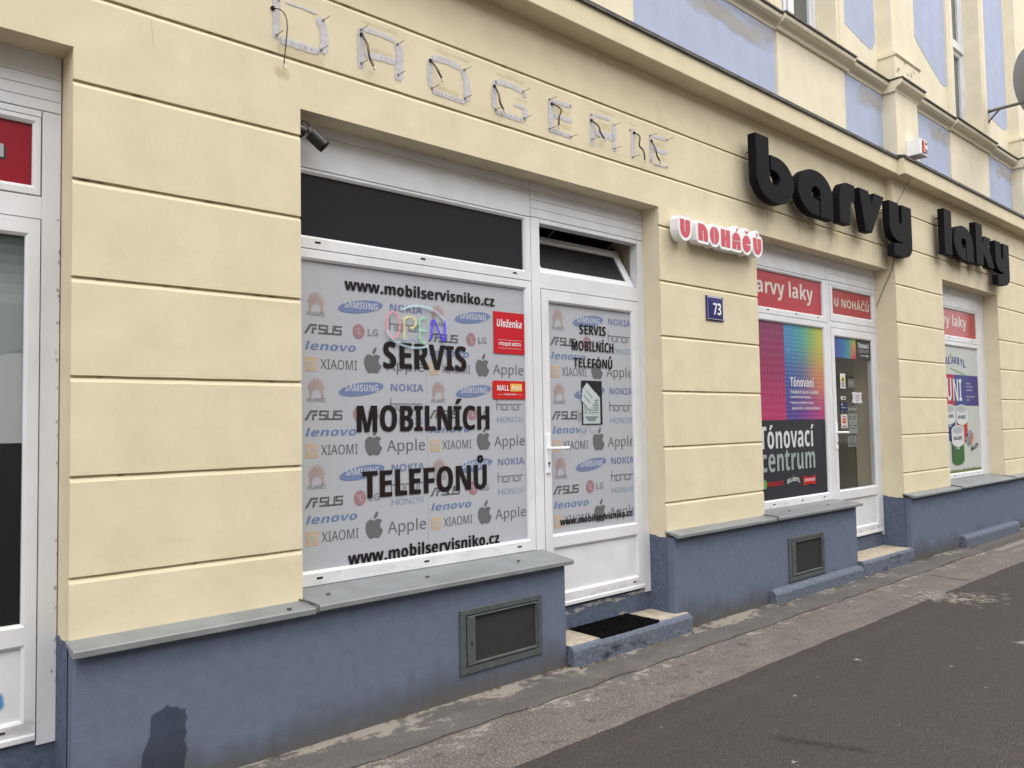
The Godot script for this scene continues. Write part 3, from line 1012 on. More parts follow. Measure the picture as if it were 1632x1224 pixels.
func logo_meshes() -> Dictionary:
	# the printed trade marks in the left strip of the film, at their own places
	var d := {}
	var s := nst()
	for i in 15:
		var a := lerpf(-14.0, 194.0, i / 14.0)
		var c := Vector2(1.187, 2.088)
		var dir := Vector2(cos(deg_to_rad(a)), sin(deg_to_rad(a)))
		var len := 0.088 if a > 20 and a < 160 else 0.066
		var rx := Vector2(0.66, 1.0)
		var p0 := c + dir * 0.026
		var p1 := c + dir * len * rx + Vector2(0, 0.003)
		var n := Vector2(-dir.y, dir.x)
		poly(s, PackedVector2Array([p0 + n * 0.0008, p0.lerp(p1, 0.65) + n * 0.0042, p1 + n * 0.002, p1 - n * 0.002, p0.lerp(p1, 0.65) - n * 0.0042, p0 - n * 0.0008]), 0.0, faint(178, 140, 128))
	text(s, "HUAWEI", 1.136, 1.239, 2.053, 2.075, 0.0, faint(104, 106, 110), false)
	d["hua"] = s
	s = nst()
	var el := PackedVector2Array()
	for i in 40:
		var a := TAU * i / 40
		el.append(Vector2(1.457, 2.124) + Vector2(cos(a) * 0.141, sin(a) * 0.034).rotated(0.14))
	poly(s, el, 0.0, faint(102, 119, 166))
	text(s, "SΛMSUNG", 1.355, 1.562, 2.112, 2.149, 0.0012, faint(196, 202, 214), true)
	d["sam"] = s
	s = nst()
	text(s, "NOKIA", 1.643, 1.866, 2.117, 2.158, 0.0, faint(104, 117, 160), true)
	d["nok"] = s
	s = nst()
	var k := faint(82, 86, 86)
	poly(s, PackedVector2Array([Vector2(1.118, 1.962), Vector2(1.152, 2.012), Vector2(1.196, 2.012), Vector2(1.193, 2.001), Vector2(1.160, 2.001), Vector2(1.134, 1.962)]), 0.0, k)
	poly(s, PackedVector2Array([Vector2(1.160, 1.962), Vector2(1.166, 1.994), Vector2(1.192, 1.994), Vector2(1.190, 1.984), Vector2(1.176, 1.984), Vector2(1.173, 1.962)]), 0.0, k)
	for e: Array in [[1.204, "S"], [1.250, "U"], [1.296, "S"]]:
		var ex: float = e[0]
		var pts: Array = [Vector2(ex + 0.040, 2.007), Vector2(ex + 0.004, 2.007), Vector2(ex + 0.003, 1.988), Vector2(ex + 0.037, 1.986), Vector2(ex + 0.036, 1.967), Vector2(ex, 1.967)]
		if e[1] == "U":
			pts = [Vector2(ex + 0.004, 2.007), Vector2(ex + 0.001, 1.967), Vector2(ex + 0.036, 1.967), Vector2(ex + 0.039, 2.007)]
		stroke(s, pts, 0.0088, 0.0, k)
	d["asus"] = s
	s = nst()
	poly(s, arc(1.441, 1.991, 0.037, 0.040, 0, 345, 30), 0.0, faint(156, 112, 120))
	stroke(s, [Vector2(1.441, 2.006), Vector2(1.441, 1.977), Vector2(1.456, 1.977)], 0.004, 0.0012, faint(196, 190, 196))
	poly(s, arc(1.428, 2.003, 0.004, 0.004, 0, 330, 10), 0.0012, faint(196, 190, 196))
	text(s, "LG", 1.498, 1.564, 1.971, 2.010, 0.0, faint(124, 125, 128), true)
	d["lg"] = s
	s = nst()
	k = faint(100, 104, 108)
	var x := 1.642
	for g: Array in [[[0, 1.8], [0, 0], [0, 1], [0.8, 1], [0.8, 0]], [[0, 0], [0, 1], [0.8, 1], [0.8, 0], [0, 0]], [[0, 0], [0, 1], [0.8, 1], [0.8, 0]], [[0, 0], [0, 1], [0.8, 1], [0.8, 0], [0, 0]], [[0, 0], [0, 1], [0.6, 1]]]:
		var pts: Array = []
		for p: Array in g:
			pts.append(Vector2(x + p[0] * 0.041, 2.013 + p[1] * 0.034))
		stroke(s, pts, 0.0055, 0.0, k)
		x += 0.0465
	d["honor"] = s
	s = nst()
	x = 1.642
	for i in 5:
		text(s, "HONOR"[i], x, x + 0.038, 1.936, 1.970, 0.0, faint(126 + i * 6, 141 + i * 8, 170 + i * 6), false)
		x += 0.046
	d["honor2"] = s
	s = nst()
	text(s, "lenovo", 1.124, 1.424, 1.880, 1.924, 0.0, faint(98, 121, 168), true, 0.2)
	d["lenovo"] = s
	s = nst()
	rect(s, 1.124, 1.193, 1.772, 1.842, 0.0, faint(204, 176, 140))
	k = faint(190, 190, 190)
	stroke(s, [Vector2(1.137, 1.790), Vector2(1.137, 1.822), Vector2(1.163, 1.822), Vector2(1.163, 1.790)], 0.007, 0.0012, k)
	stroke(s, [Vector2(1.150, 1.790), Vector2(1.150, 1.812)], 0.006, 0.0012, k)
	stroke(s, [Vector2(1.178, 1.790), Vector2(1.178, 1.822)], 0.007, 0.0012, k)
	text(s, "XIAOMI", 1.213, 1.431, 1.784, 1.834, 0.0, faint(92, 93, 96), false)
	d["mi"] = s
	s = nst()
	k = faint(88, 92, 93)
	var ap := PackedVector2Array()
	for p: Array in [[0.5, 0.80], [0.66, 0.87], [0.82, 0.86], [0.95, 0.77], [0.86, 0.68], [0.83, 0.56], [0.88, 0.44], [1.0, 0.36], [0.93, 0.20], [0.82, 0.05], [0.70, 0.0], [0.58, 0.03], [0.48, 0.05], [0.38, 0.02], [0.27, 0.0], [0.15, 0.10], [0.05, 0.27], [0.0, 0.48], [0.02, 0.68], [0.12, 0.82], [0.26, 0.88], [0.40, 0.84]]:
		ap.append(Vector2(1.474 + p[0] * 0.11, 1.769 + p[1] * 0.118))
	poly(s, ap, 0.0, k)
	poly(s, PackedVector2Array([Vector2(1.527, 1.872), Vector2(1.527, 1.890), Vector2(1.540, 1.908), Vector2(1.553, 1.912), Vector2(1.552, 1.893), Vector2(1.541, 1.877)]), 0.0, k)
	text(s, "Apple", 1.614, 1.872, 1.768, 1.853, 0.0, faint(92, 96, 98), false)
	d["apple"] = s
	var out := {}
	for n: String in d:
		out[n] = d[n].commit()
	return out


func scatter_logos(film: Node3D, meshes: Dictionary, at: Vector3, scale: float, skip: Array) -> void:
	for n: String in meshes:
		if n in skip:
			continue
		var o := MeshInstance3D.new()
		o.mesh = meshes[n]
		o.material_override = M.print
		o.name = numbered(film, "logo")
		film.add_child(o)
		o.scale = Vector3(scale, scale, 1.0)
		o.position = at - Vector3(1.131, 2.114, 0.0) * scale - film.position


func build_prints() -> void:
	var lm := logo_meshes()
	var k := ink(36, 34, 33)
	var f := thing("window_film", "pale grey film printed with phone logos and SERVIS MOBILNICH TELEFONU on the wide window", "window film", Vector3(1.87, 0.76, PR), "printed films on the repair shop glass")
	var s := nst()
	rect(s, 1.06, 1.8895, 0.755, 2.346, PR)
	rect(s, 1.8905, 2.675, 0.755, 2.346, PR)
	part("sheet", s, M.film, f)
	for r in 3:
		scatter_logos(f, lm, Vector3(1.131, 2.114 - 0.441 * r, PR + 0.0015), 1.0, [])
		scatter_logos(f, lm, Vector3(1.916, 2.114 - 0.441 * r, PR + 0.0015), 0.99, ["nok", "honor", "honor2"] if r == 0 else [])
	var z := PR + 0.004
	for t: Array in [["www.mobilservisniko.cz", 1.356, 2.412, 2.205, 2.272], ["SERVIS", 1.597, 2.178, 1.800, 1.948], ["MOBILNÍCH", 1.427, 2.354, 1.455, 1.638], ["TELEFONŮ", 1.457, 2.325, 1.101, 1.303], ["www.mobilservisniko.cz", 1.365, 2.421, 0.764, 0.836]]:
		s = nst()
		var fat: float = 0.003 if t[4] - t[3] > 0.1 else 0.0012
		for e in 3:
			text(s, t[0], t[1] + fat * (e - 1), t[2] + fat * (e - 1), t[3], t[4], z + 0.0004 * e, k)
		part("lettering", s, M.print, f)
	var fd := thing("window_film", "pale grey film printed with phone logos in the glass of the repair shop door", "window film", Vector3(3.3, 0.76, PR), "printed films on the repair shop glass")
	s = nst()
	rect(s, 2.865, 3.73, 0.757, 2.285, PR)
	part("sheet", s, M.film, fd)
	for r in 3:
		scatter_logos(fd, lm, Vector3(2.911, 2.166 - 0.488 * r, PR + 0.0015), 1.115, ["lg"] if r == 1 else [])
	for t: Array in [["SERVIS", 3.181, 3.452, 2.086, 2.152], ["MOBILNÍCH", 3.101, 3.531, 1.972, 2.06], ["TELEFONŮ", 3.116, 3.515, 1.858, 1.948], ["www.mobilservisniko.cz", 2.953, 3.695, 0.818, 0.868]]:
		s = nst()
		for e in 2:
			text(s, t[0], t[1] + 0.0015 * e, t[2] + 0.0015 * (e - 1), t[3], t[4], z + 0.0004 * e, k)
		part("lettering", s, M.print, fd)
	s = nst()
	rect(s, 3.187, 3.396, 1.471, 1.771, PR + 0.0045)
	part("clear_patch", s, M.black_film, fd, "dark clear patch cut out of the film")
	s = nst()
	for q: Array in [[3.2, 1.5, 0.06, 0.1], [3.17, 1.56, 0.03, 0.09], [3.3, 1.44, 0.05, 0.03]]:
		blot(s, q[0], q[1], q[2], q[3], PR + 0.0035, ink(206, 208, 216), 0.6, 0.4)
	stuff(part("tape_residue", s, M.wash, fd))
	# two notes behind the patch
	var note := thing("paper_note", "opening hours sheet in the dark patch of the repair shop door", "notice", Vector3(3.28, 1.48, PR + 0.006))
	s = nst()
	poly(s, PackedVector2Array([Vector2(3.199, 1.478), Vector2(3.199, 1.69), Vector2(3.33, 1.69), Vector2(3.372, 1.655), Vector2(3.372, 1.478)]), PR + 0.006, ink(186, 200, 202))
	part("sheet", s, M.print, note)
	s = nst()
	for i in 6:
		text(s, ["Po 9.00 - 18.00", "Út 9.00 - 18.00", "St 9.00 - 18.00", "Čt 9.00 - 18.00", "So   po dohodě", "Ne   po dohodě"][i], 3.212 + (0.03 if i < 2 else 0.0), 3.352, 1.632 - i * 0.017, 1.642 - i * 0.017, PR + 0.007, ink(40, 44, 46))
	for i in 5:
		rect(s, 3.212 + i * 0.008, 3.352 - i * 0.008, 1.524 - i * 0.007, 1.527 - i * 0.007, PR + 0.007, ink(90, 96, 98))
	part("lettering", s, M.print, note)
	var slip := thing("paper_slip", "slanted paper slip taped over the opening hours sheet", "notice", Vector3(3.27, 1.65, PR + 0.009))
	s = nst()
	var u := Vector2(0.78, -0.63)
	var o := Vector2(3.238, 1.757)
	var v := Vector2(-0.63, -0.78)
	var q4 := PackedVector2Array([o, o + u * 0.135, o + u * 0.135 + v * 0.13, o + u * 0.03 + v * 0.13, Vector2(3.192, 1.712)])
	poly(s, q4, PR + 0.009, ink(196, 206, 206))
	part("sheet", s, M.print, slip)
	s = nst()
	for i in 2:
		var a := o + u * (0.03) + v * (0.045 + i * 0.04)
		for j in 8:
			var c := a + u * (j * 0.010)
			poly(s, PackedVector2Array([c, c + u * 0.007, c + u * 0.007 + v * 0.006, c + v * 0.006]), PR + 0.010, ink(70, 74, 78))
	part("lettering", s, M.print, slip)
	# red stickers on the big window
	var st := thing("sticker", "square red parcel pick-up sticker at the right edge of the wide window", "sticker", Vector3(2.53, 1.92, PR + 0.005), "red parcel stickers")
	s = nst()
	box(s, 2.402, 2.664, 1.920, 2.178, PR + 0.003, PR + 0.0055, ink(200, 36, 50))
	part("sheet", s, M.gloss_print, st)
	s = nst()
	var wt := ink(240, 236, 240)
	text(s, "Uloženka", 2.427, 2.637, 2.084, 2.134, PR + 0.007, wt, true, 0.15)
	text(s, "VÝDEJNÍ MÍSTO", 2.439, 2.627, 1.964, 1.996, PR + 0.007, wt)
	rect(s, 2.434, 2.636, 2.004, 2.0055, PR + 0.007, wt)
	rect(s, 2.434, 2.636, 1.953, 1.9545, PR + 0.007, wt)
	part("lettering", s, M.gloss_print, st)
	st = thing("sticker", "oblong red parcel sticker with a yellow patch low at the window edge", "sticker", Vector3(2.53, 1.64, PR + 0.005), "red parcel stickers")
	s = nst()
	var rr := Geometry2D.offset_polygon(PackedVector2Array([Vector2(2.396, 1.648), Vector2(2.396, 1.743), Vector2(2.660, 1.743), Vector2(2.660, 1.648)]), 0.009, Geometry2D.JOIN_ROUND)[0]
	extrude(s, rr, PR + 0.003, PR + 0.0055, 0.0, ink(204, 42, 40))
	part("sheet", s, M.gloss_print, st)
	s = nst()
	text(s, "MALL", 2.422, 2.520, 1.691, 1.725, PR + 0.007, wt)
	rect(s, 2.532, 2.631, 1.687, 1.735, PR + 0.0065, ink(240, 186, 84))
	text(s, "Point", 2.543, 2.622, 1.694, 1.727, PR + 0.008, ink(250, 240, 220))
	text(s, "VÝDEJNÍ MÍSTO", 2.472, 2.584, 1.661, 1.674, PR + 0.007, wt)
	rect(s, 2.425, 2.462, 1.666, 1.6675, PR + 0.007, wt)
	rect(s, 2.594, 2.631, 1.666, 1.6675, PR + 0.007, wt)
	part("lettering", s, M.gloss_print, st)
	# neon sign
	var ne := thing("neon_sign", "small multicoloured neon OPEN sign inside the wide window", "neon sign", Vector3(1.82, 1.71, PR + 0.012))
	var zn := PR + 0.011
	var tubes := {
		"neon_red": [arc(1.658, 1.846 + 0.195, 0.045, 0.072, 90, 450, 24)],
		"neon_yellow": [PackedVector2Array([Vector2(1.731, 1.962), Vector2(1.731, 2.085)]), arc(1.772, 2.062, 0.040, 0.032, 150, -90, 14)],
		"neon_green": [arc(1.868, 2.068, 0.030, 0.026, 60, 180, 8), PackedVector2Array([Vector2(1.838, 2.068), Vector2(1.838, 1.975)]), arc(1.868, 1.975, 0.030, 0.022, 180, 300, 8), PackedVector2Array([Vector2(1.838, 2.022), Vector2(1.884, 2.022)])],
		"neon_blue": [PackedVector2Array([Vector2(1.918, 1.972), Vector2(1.928, 2.085), Vector2(1.940, 2.092), Vector2(2.002, 1.968), Vector2(2.014, 1.972), Vector2(2.022, 2.092)])],
		"neon_white": [arc(1.842, 2.03, 0.195, 0.128, 14, 128, 20), arc(1.80, 2.03, 0.19, 0.110, 190, 300, 20)]}
	for n: String in tubes:
		s = nst()
		for t: PackedVector2Array in tubes[n]:
			var pts: Array = []
			for p in t:
				pts.append(Vector3(p.x, p.y, zn))
			tube(s, pts, 0.0055 if n != "neon_white" else 0.007, 6)
		part("neon_tube", s, M[n], ne)
	# left-hand shop: dark printed glass and red transom
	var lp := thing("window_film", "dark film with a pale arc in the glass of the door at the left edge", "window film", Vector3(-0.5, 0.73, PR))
	s = nst()
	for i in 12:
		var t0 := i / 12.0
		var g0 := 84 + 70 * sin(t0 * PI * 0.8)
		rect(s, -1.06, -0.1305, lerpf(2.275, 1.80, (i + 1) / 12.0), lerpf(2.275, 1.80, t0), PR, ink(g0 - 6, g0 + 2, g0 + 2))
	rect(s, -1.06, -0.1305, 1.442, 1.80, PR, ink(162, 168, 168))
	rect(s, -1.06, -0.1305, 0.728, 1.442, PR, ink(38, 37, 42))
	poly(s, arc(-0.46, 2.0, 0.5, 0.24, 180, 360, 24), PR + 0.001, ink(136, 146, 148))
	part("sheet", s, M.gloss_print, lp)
	lp = thing("window_sign", "dark red sign panel with a grey letter in the transom at the left edge", "shop sign", Vector3(-0.5, 2.48, PR), "red transom signs")
	s = nst()
	rect(s, -1.12, -0.108, 2.485, 2.742, PR + 0.002, ink(150, 32, 46))
	part("sheet", s, M.gloss_print, lp)
	s = nst()
	text(s, "copy u", -1.0, -0.200, 2.552, 2.632, PR + 0.0032, ink(66, 60, 62))
	text(s, "copy u", -1.008, -0.208, 2.560, 2.640, PR + 0.0045, ink(176, 178, 178))
	part("lettering", s, M.gloss_print, lp)
	# paint shop: transom signs
	var red := ink(186, 66, 76)
	var sg := thing("window_sign", "red window sign reading barvy laky above the colour poster", "shop sign", Vector3(5.95, 2.47, PR), "red transom signs")
	s = nst()
	rect(s, 5.24, 6.655, 2.465, 2.805, PR, red)
	part("sheet", s, M.gloss_print, sg)
	s = nst()
	text(s, "barvy laky", 5.335, 6.487, 2.553, 2.745, PR + 0.0015, ink(226, 218, 212))
	part("lettering", s, M.gloss_print, sg)
	sg = thing("window_sign", "small red sign with pale capitals above the paint shop door", "shop sign", Vector3(7.33, 2.51, PR), "red transom signs")
	s = nst()
	rect(s, 6.845, 7.75, 2.505, 2.775, PR, ink(172, 66, 68))
	part("sheet", s, M.gloss_print, sg)
	s = nst()
	text(s, "U NOHÁČŮ", 6.925, 7.702, 2.594, 2.712, PR + 0.0015, ink(214, 206, 196))
	part("lettering", s, M.gloss_print, sg)
	sg = thing("window_sign", "red window sign ending in laky in the projecting bay", "shop sign", Vector3(9.9, 2.47, -0.12), "red transom signs")
	s = nst()
	rect(s, 9.15, 10.745, 2.468, 2.81, -0.120, ink(182, 54, 60))
	part("sheet", s, M.gloss_print, sg)
	s = nst()
	text(s, "barvy laky", 9.19, 10.415, 2.556, 2.742, -0.1185, ink(226, 214, 210))
	part("lettering", s, M.gloss_print, sg)
	paint_poster()
	door_stickers()
	bay_poster()


func grad(stops: Array, t: float) -> Color:
	for i in stops.size() - 1:
		if t <= stops[i + 1][0]:
			return stops[i][1].lerp(stops[i + 1][1], (t - stops[i][0]) / (stops[i + 1][0] - stops[i][0]))
	return stops[stops.size() - 1][1]


func rainbow(u: float, v: float) -> Color:
	# the poster's colour field: u to the right, v downwards
	var a := grad([[0.0, ink(70, 130, 190)], [0.45, ink(76, 160, 150)], [0.75, ink(150, 180, 84)], [1.0, ink(206, 196, 76)]], u)
	var b := grad([[0.0, ink(48, 86, 158)], [0.45, ink(98, 96, 140)], [0.8, ink(196, 122, 96)], [1.0, ink(214, 128, 88)]], u)
	var c := grad([[0.0, ink(72, 62, 146)], [0.4, ink(104, 56, 138)], [1.0, ink(188, 58, 112)]], u)
	return a.lerp(b, smoothstep(0.1, 0.62, v)).lerp(c, smoothstep(0.55, 0.95, v))


func paint_poster() -> void:
	var p := thing("poster", "tall colour-chart poster reading Tonovaci centrum in the paint shop window", "poster", Vector3(5.95, 0.78, PR))
	var s := nst()
	rect(s, 5.24, 6.655, 0.775, 1.48, PR, ink(52, 52, 56))
	part("sheet", s, M.print, p)
	s = nst()
	var mg := [[0.0, ink(128, 62, 96)], [0.5, ink(150, 58, 96)], [1.0, ink(184, 62, 108)]]
	for i in 14:
		rect(s, 5.24, 5.917, lerpf(2.36, 1.48, (i + 1) / 14.0), lerpf(2.36, 1.48, i / 14.0), PR, grad(mg, (i + 0.5) / 14.0))
	for r in 13:
		for c in 13:
			poly(s, arc(5.27 + c * 0.052, 2.325 - r * 0.066, 0.010, 0.019, 0, 330, 10), PR + 0.001, grad(mg, r / 13.0).lerp(ink(206, 120, 160), 0.35))
	for i in 16:
		for j in 18:
			rect(s, lerpf(5.917, 6.655, i / 16.0), lerpf(5.917, 6.655, (i + 1) / 16.0), lerpf(2.36, 1.48, (j + 1) / 18.0), lerpf(2.36, 1.48, j / 18.0), PR, rainbow((i + 0.5) / 16.0, (j + 0.5) / 18.0))
	for r in 24:
		for c in 18:
			var u := (c + 0.5) / 18.0
			var v := (r + 0.5) / 24.0
			poly(s, arc(lerpf(5.917, 6.655, u), lerpf(2.36, 1.48, v), 0.009, 0.009, 0, 300, 6), PR + 0.001, rainbow(u, v).lerp(ink(200, 210, 220), 0.3))
	part("colour_chart", s, M.print, p)
	s = nst()
	var wt := ink(226, 226, 230)
	text(s, "Tónovaní", 6.0, 6.445, 1.782, 1.872, PR + 0.003, wt)
	for t: Array in [["• fasádních barev a omítek", 5.985, 6.522, 1.720, 1.752], ["• interiérové barvy", 5.985, 6.368, 1.670, 1.702], ["• barvy na dřevo i kov,", 5.985, 6.422, 1.618, 1.650], ["syntetické i vodouředitelné", 6.011, 6.556, 1.568, 1.600]]:
		text(s, t[0], t[1], t[2], t[3], t[4], PR + 0.003, wt)
	part("lettering", s, M.print, p)
	s = nst()
	text(s, "Tónovací", 5.44, 6.406, 1.228, 1.436, PR + 0.003, ink(214, 218, 220))
	text(s, "centrum", 5.455, 6.415, 1.026, 1.212, PR + 0.003, ink(156, 168, 168))
	part("lettering", s, M.print, p)
	s = nst()
	text(s, "PRIMALEX", 5.549, 5.82, 0.903, 0.944, PR + 0.003, ink(190, 52, 50))
	poly(s, arc(5.508, 0.925, 0.032, 0.042, 0, 340, 18), PR + 0.003, ink(110, 160, 80))
	part("logo", s, M.print, p)
	s = nst()
	arched(s, "BALAKRYL", 6.003, 0.905, 0.236, 0.036, 0.022, PR + 0.003, ink(220, 222, 222))
	poly(s, PackedVector2Array([Vector2(5.985, 0.955), Vector2(5.99, 0.975), Vector2(6.0, 0.99), Vector2(5.998, 0.968)]), PR + 0.003, ink(110, 180, 70))
	part("logo", s, M.print, p)
	s = nst()
	poly(s, PackedVector2Array([Vector2(6.175, 0.876), Vector2(6.185, 0.92), Vector2(6.172, 0.962), Vector2(6.295, 0.948), Vector2(6.416, 0.962), Vector2(6.404, 0.92), Vector2(6.416, 0.876), Vector2(6.295, 0.89)]), PR + 0.003, ink(196, 36, 42))
	text(s, "JOHNSTONE'S", 6.192, 6.40, 0.905, 0.936, PR + 0.0042, ink(236, 220, 220))
	part("logo", s, M.print, p)
	s = nst()
	poly(s, PackedVector2Array([Vector2(5.982, 2.10), Vector2(5.996, 2.10), Vector2(5.990, 2.13)]), PR + 0.003, ink(180, 210, 230))
	part("mark", s, M.print, p)


func arched(s: SurfaceTool, what: String, cx: float, y: float, width: float, high: float, rise: float, z: float, col: Color) -> void:
	var n := what.length()
	for i in n:
		var t := (i + 0.5) / n * 2.0 - 1.0
		var x := cx + t * width * 0.5
		var w := width / n * 0.42
		var yy := y + rise * (1.0 - t * t)
		text(s, what[i], x - w, x + w, yy, yy + high * (1.0 + 0.1 * absf(t)), z, col)


func sticker_sheet(called: String, label: String, category: String, x0: float, x1: float, y0: float, y1: float, col: Color, rows: Array, z := PR + 0.003) -> Node3D:
	# rows: [x0, x1, y0, y1, colour, text] as shares of the sheet, y from below
	var t := thing(called, label, category, Vector3((x0 + x1) / 2, y0, z))
	var s := nst()
	box(s, x0, x1, y0, y1, z - 0.001, z, col)
	part("sheet", s, M.print, t)
	if rows.size():
		s = nst()
		for r: Array in rows:
			var a := lerpf(x0, x1, r[0])
			var b := lerpf(x0, x1, r[1])
			var c := lerpf(y0, y1, r[2])
			var d := lerpf(y0, y1, r[3])
			if r.size() > 5:
				text(s, r[5], a, b, c, d, z + 0.0012, r[4])
			else:
				rect(s, a, b, c, d, z + 0.001, r[4])
		part("lettering", s, M.print, t)
	return t


func lines(n: int, top: float, step: float, thick: float, col: Color, a := 0.12, b := 0.88) -> Array:
	var out: Array = []
	for i in n:
		out.append([a + 0.06 * (i % 2), b - 0.05 * (i % 3), top - i * step - thick, top - i * step, col])
	return out


func door_stickers() -> void:
	var z := PR + 0.002
	var dk := ink(64, 66, 72)
	var p := thing("poster", "small Tonovaci centrum banner across the top of the paint shop door glass", "poster", Vector3(7.3, 2.09, z))
	var s := nst()
	for i in 16:
		for j in 6:
			var u := (i + 0.5) / 16.0
			rect(s, lerpf(6.865, 7.355, i / 16.0), lerpf(6.865, 7.355, (i + 1) / 16.0), lerpf(2.288, 2.086, (j + 1) / 6.0), lerpf(2.288, 2.086, j / 6.0), z, grad([[0.0, ink(82, 78, 150)], [0.4, ink(70, 110, 170)], [0.7, ink(80, 150, 150)], [0.85, ink(150, 170, 90).lerp(ink(200, 90, 90), j / 5.0)], [1.0, ink(200, 176, 80).lerp(ink(190, 70, 110), j / 5.0)]], u))
	part("colour_chart", s, M.print, p)
	s = nst()
	rect(s, 7.355, 7.712, 2.086, 2.288, z, ink(66, 68, 68))
	part("sheet", s, M.print, p)
	s = nst()
	text(s, "Tónovací", 7.41, 7.657, 2.206, 2.262, z + 0.0015, ink(230, 232, 232))
	text(s, "centrum", 7.415, 7.653, 2.156, 2.196, z + 0.0015, ink(170, 176, 176), false)
	rect(s, 7.46, 7.60, 2.124, 2.132, z + 0.0015, ink(200, 200, 200))
	rect(s, 7.60, 7.64, 2.120, 2.134, z + 0.0015, ink(230, 230, 230))
	part("lettering", s, M.print, p)
	var t := sticker_sheet("sticker", "narrow white sticker with a yellow warning triangle on the paint shop door", "sticker", 6.986, 7.096, 1.783, 1.93, ink(226, 228, 228), lines(4, 0.40, 0.085, 0.04, dk), z)
	s = nst()
	poly(s, PackedVector2Array([Vector2(6.995, 1.852), Vector2(7.041, 1.922), Vector2(7.087, 1.852)]), z + 0.0012, ink(222, 196, 40))
	poly(s, PackedVector2Array([Vector2(7.02, 1.858), Vector2(7.035, 1.885), Vector2(7.055, 1.89), Vector2(7.065, 1.87), Vector2(7.05, 1.857)]), z + 0.0022, ink(40, 38, 30))
	part("warning_triangle", s, M.print, t)
	sticker_sheet("sticker", "tiny white label below the warning sticker on the paint shop door", "sticker", 6.988, 7.092, 1.671, 1.703, ink(226, 226, 226), [[0.3, 0.85, 0.25, 0.75, dk]], z)
	sticker_sheet("sticker", "dark blue square sticker on the paint shop door glass", "sticker", 6.975, 7.108, 1.545, 1.645, ink(44, 50, 92), [[0.1, 0.3, 0.68, 0.88, ink(180, 190, 220)], [0.1, 0.8, 0.42, 0.5, ink(170, 180, 210)], [0.1, 0.35, 0.08, 0.14, ink(170, 180, 210)]], z)
	t = sticker_sheet("sticker", "white sticker with a red shield beside the paint shop door handle", "sticker", 6.974, 7.112, 1.388, 1.526, ink(218, 210, 204), [[0.25, 0.8, 0.78, 0.84, dk], [0.15, 0.85, 0.14, 0.18, dk], [0.15, 0.85, 0.06, 0.1, dk]], z)
	s = nst()
	poly(s, PackedVector2Array([Vector2(7.0, 1.485), Vector2(7.085, 1.485), Vector2(7.085, 1.45), Vector2(7.042, 1.43), Vector2(7.0, 1.45)]), z + 0.0012, ink(196, 52, 44))
	rect(s, 7.0, 7.085, 1.46, 1.468, z + 0.0022, ink(226, 200, 196))
	part("shield", s, M.print, t)
	t = thing("paper_note", "white notice with notched corners and a purple border on the paint shop door", "notice", Vector3(7.34, 1.63, z))
	s = nst()
	var pts := PackedVector2Array([Vector2(7.235, 1.634), Vector2(7.25, 1.745), Vector2(7.45, 1.745), Vector2(7.462, 1.634)])
	var pts2 := PackedVector2Array()
	pts2.append_array(PackedVector2Array([Vector2(7.228, 1.634), Vector2(7.245, 1.70), Vector2(7.232, 1.747), Vector2(7.458, 1.745), Vector2(7.446, 1.70), Vector2(7.466, 1.634), Vector2(7.43, 1.647), Vector2(7.39, 1.634), Vector2(7.345, 1.646), Vector2(7.30, 1.634), Vector2(7.265, 1.647)]))
	poly(s, pts2, z, ink(230, 228, 234))
	part("sheet", s, M.print, t)
	s = nst()
	for i in 4:
		text(s, ["OTEVÍRACÍ", "DOBA", "PONDĚLÍ", "PÁTEK"][i], 7.29 + 0.02 * (i % 2), 7.41 - 0.015 * (i % 2), 1.716 - i * 0.02, 1.730 - i * 0.02, z + 0.0012, ink(84, 88, 150))
	rect(s, 7.25, 7.256, 1.66, 1.73, z + 0.0012, ink(96, 60, 120))
	rect(s, 7.438, 7.444, 1.66, 1.73, z + 0.0012, ink(96, 60, 120))
	part("lettering", s, M.print, t)
	sticker_sheet("paper_note", "tall greenish opening hours sheet behind the paint shop door glass", "notice", 7.162, 7.352, 1.326, 1.602, ink(164, 176, 172), [[0.05, 0.9, 0.955, 0.985, dk], [0.08, 0.35, 0.55, 0.58, dk], [0.5, 0.9, 0.55, 0.58, dk], [0.08, 0.35, 0.62, 0.65, dk], [0.5, 0.85, 0.62, 0.65, dk], [0.08, 0.3, 0.30, 0.33, dk], [0.5, 0.9, 0.30, 0.33, dk], [0.08, 0.4, 0.2, 0.23, dk], [0.5, 0.85, 0.2, 0.23, dk], [0.0, 1.0, 0.0, 0.02, dk], [0.02, 0.98, 0.75, 0.86, ink(92, 88, 80)]], PR - 0.01)
	sticker_sheet("paper_note", "small greenish printed sheet below the opening hours on the paint shop door", "notice", 7.132, 7.314, 1.200, 1.305, ink(160, 176, 176), lines(7, 0.92, 0.12, 0.04, dk, 0.06, 0.94), PR - 0.01)
	sticker_sheet("sticker", "faint square sticker high in the middle of the paint shop door glass", "sticker", 7.18, 7.32, 1.795, 1.885, ink(140, 140, 138), [[0.15, 0.4, 0.3, 0.7, ink(176, 176, 174)], [0.55, 0.8, 0.3, 0.7, ink(176, 176, 174)]], PR - 0.01)


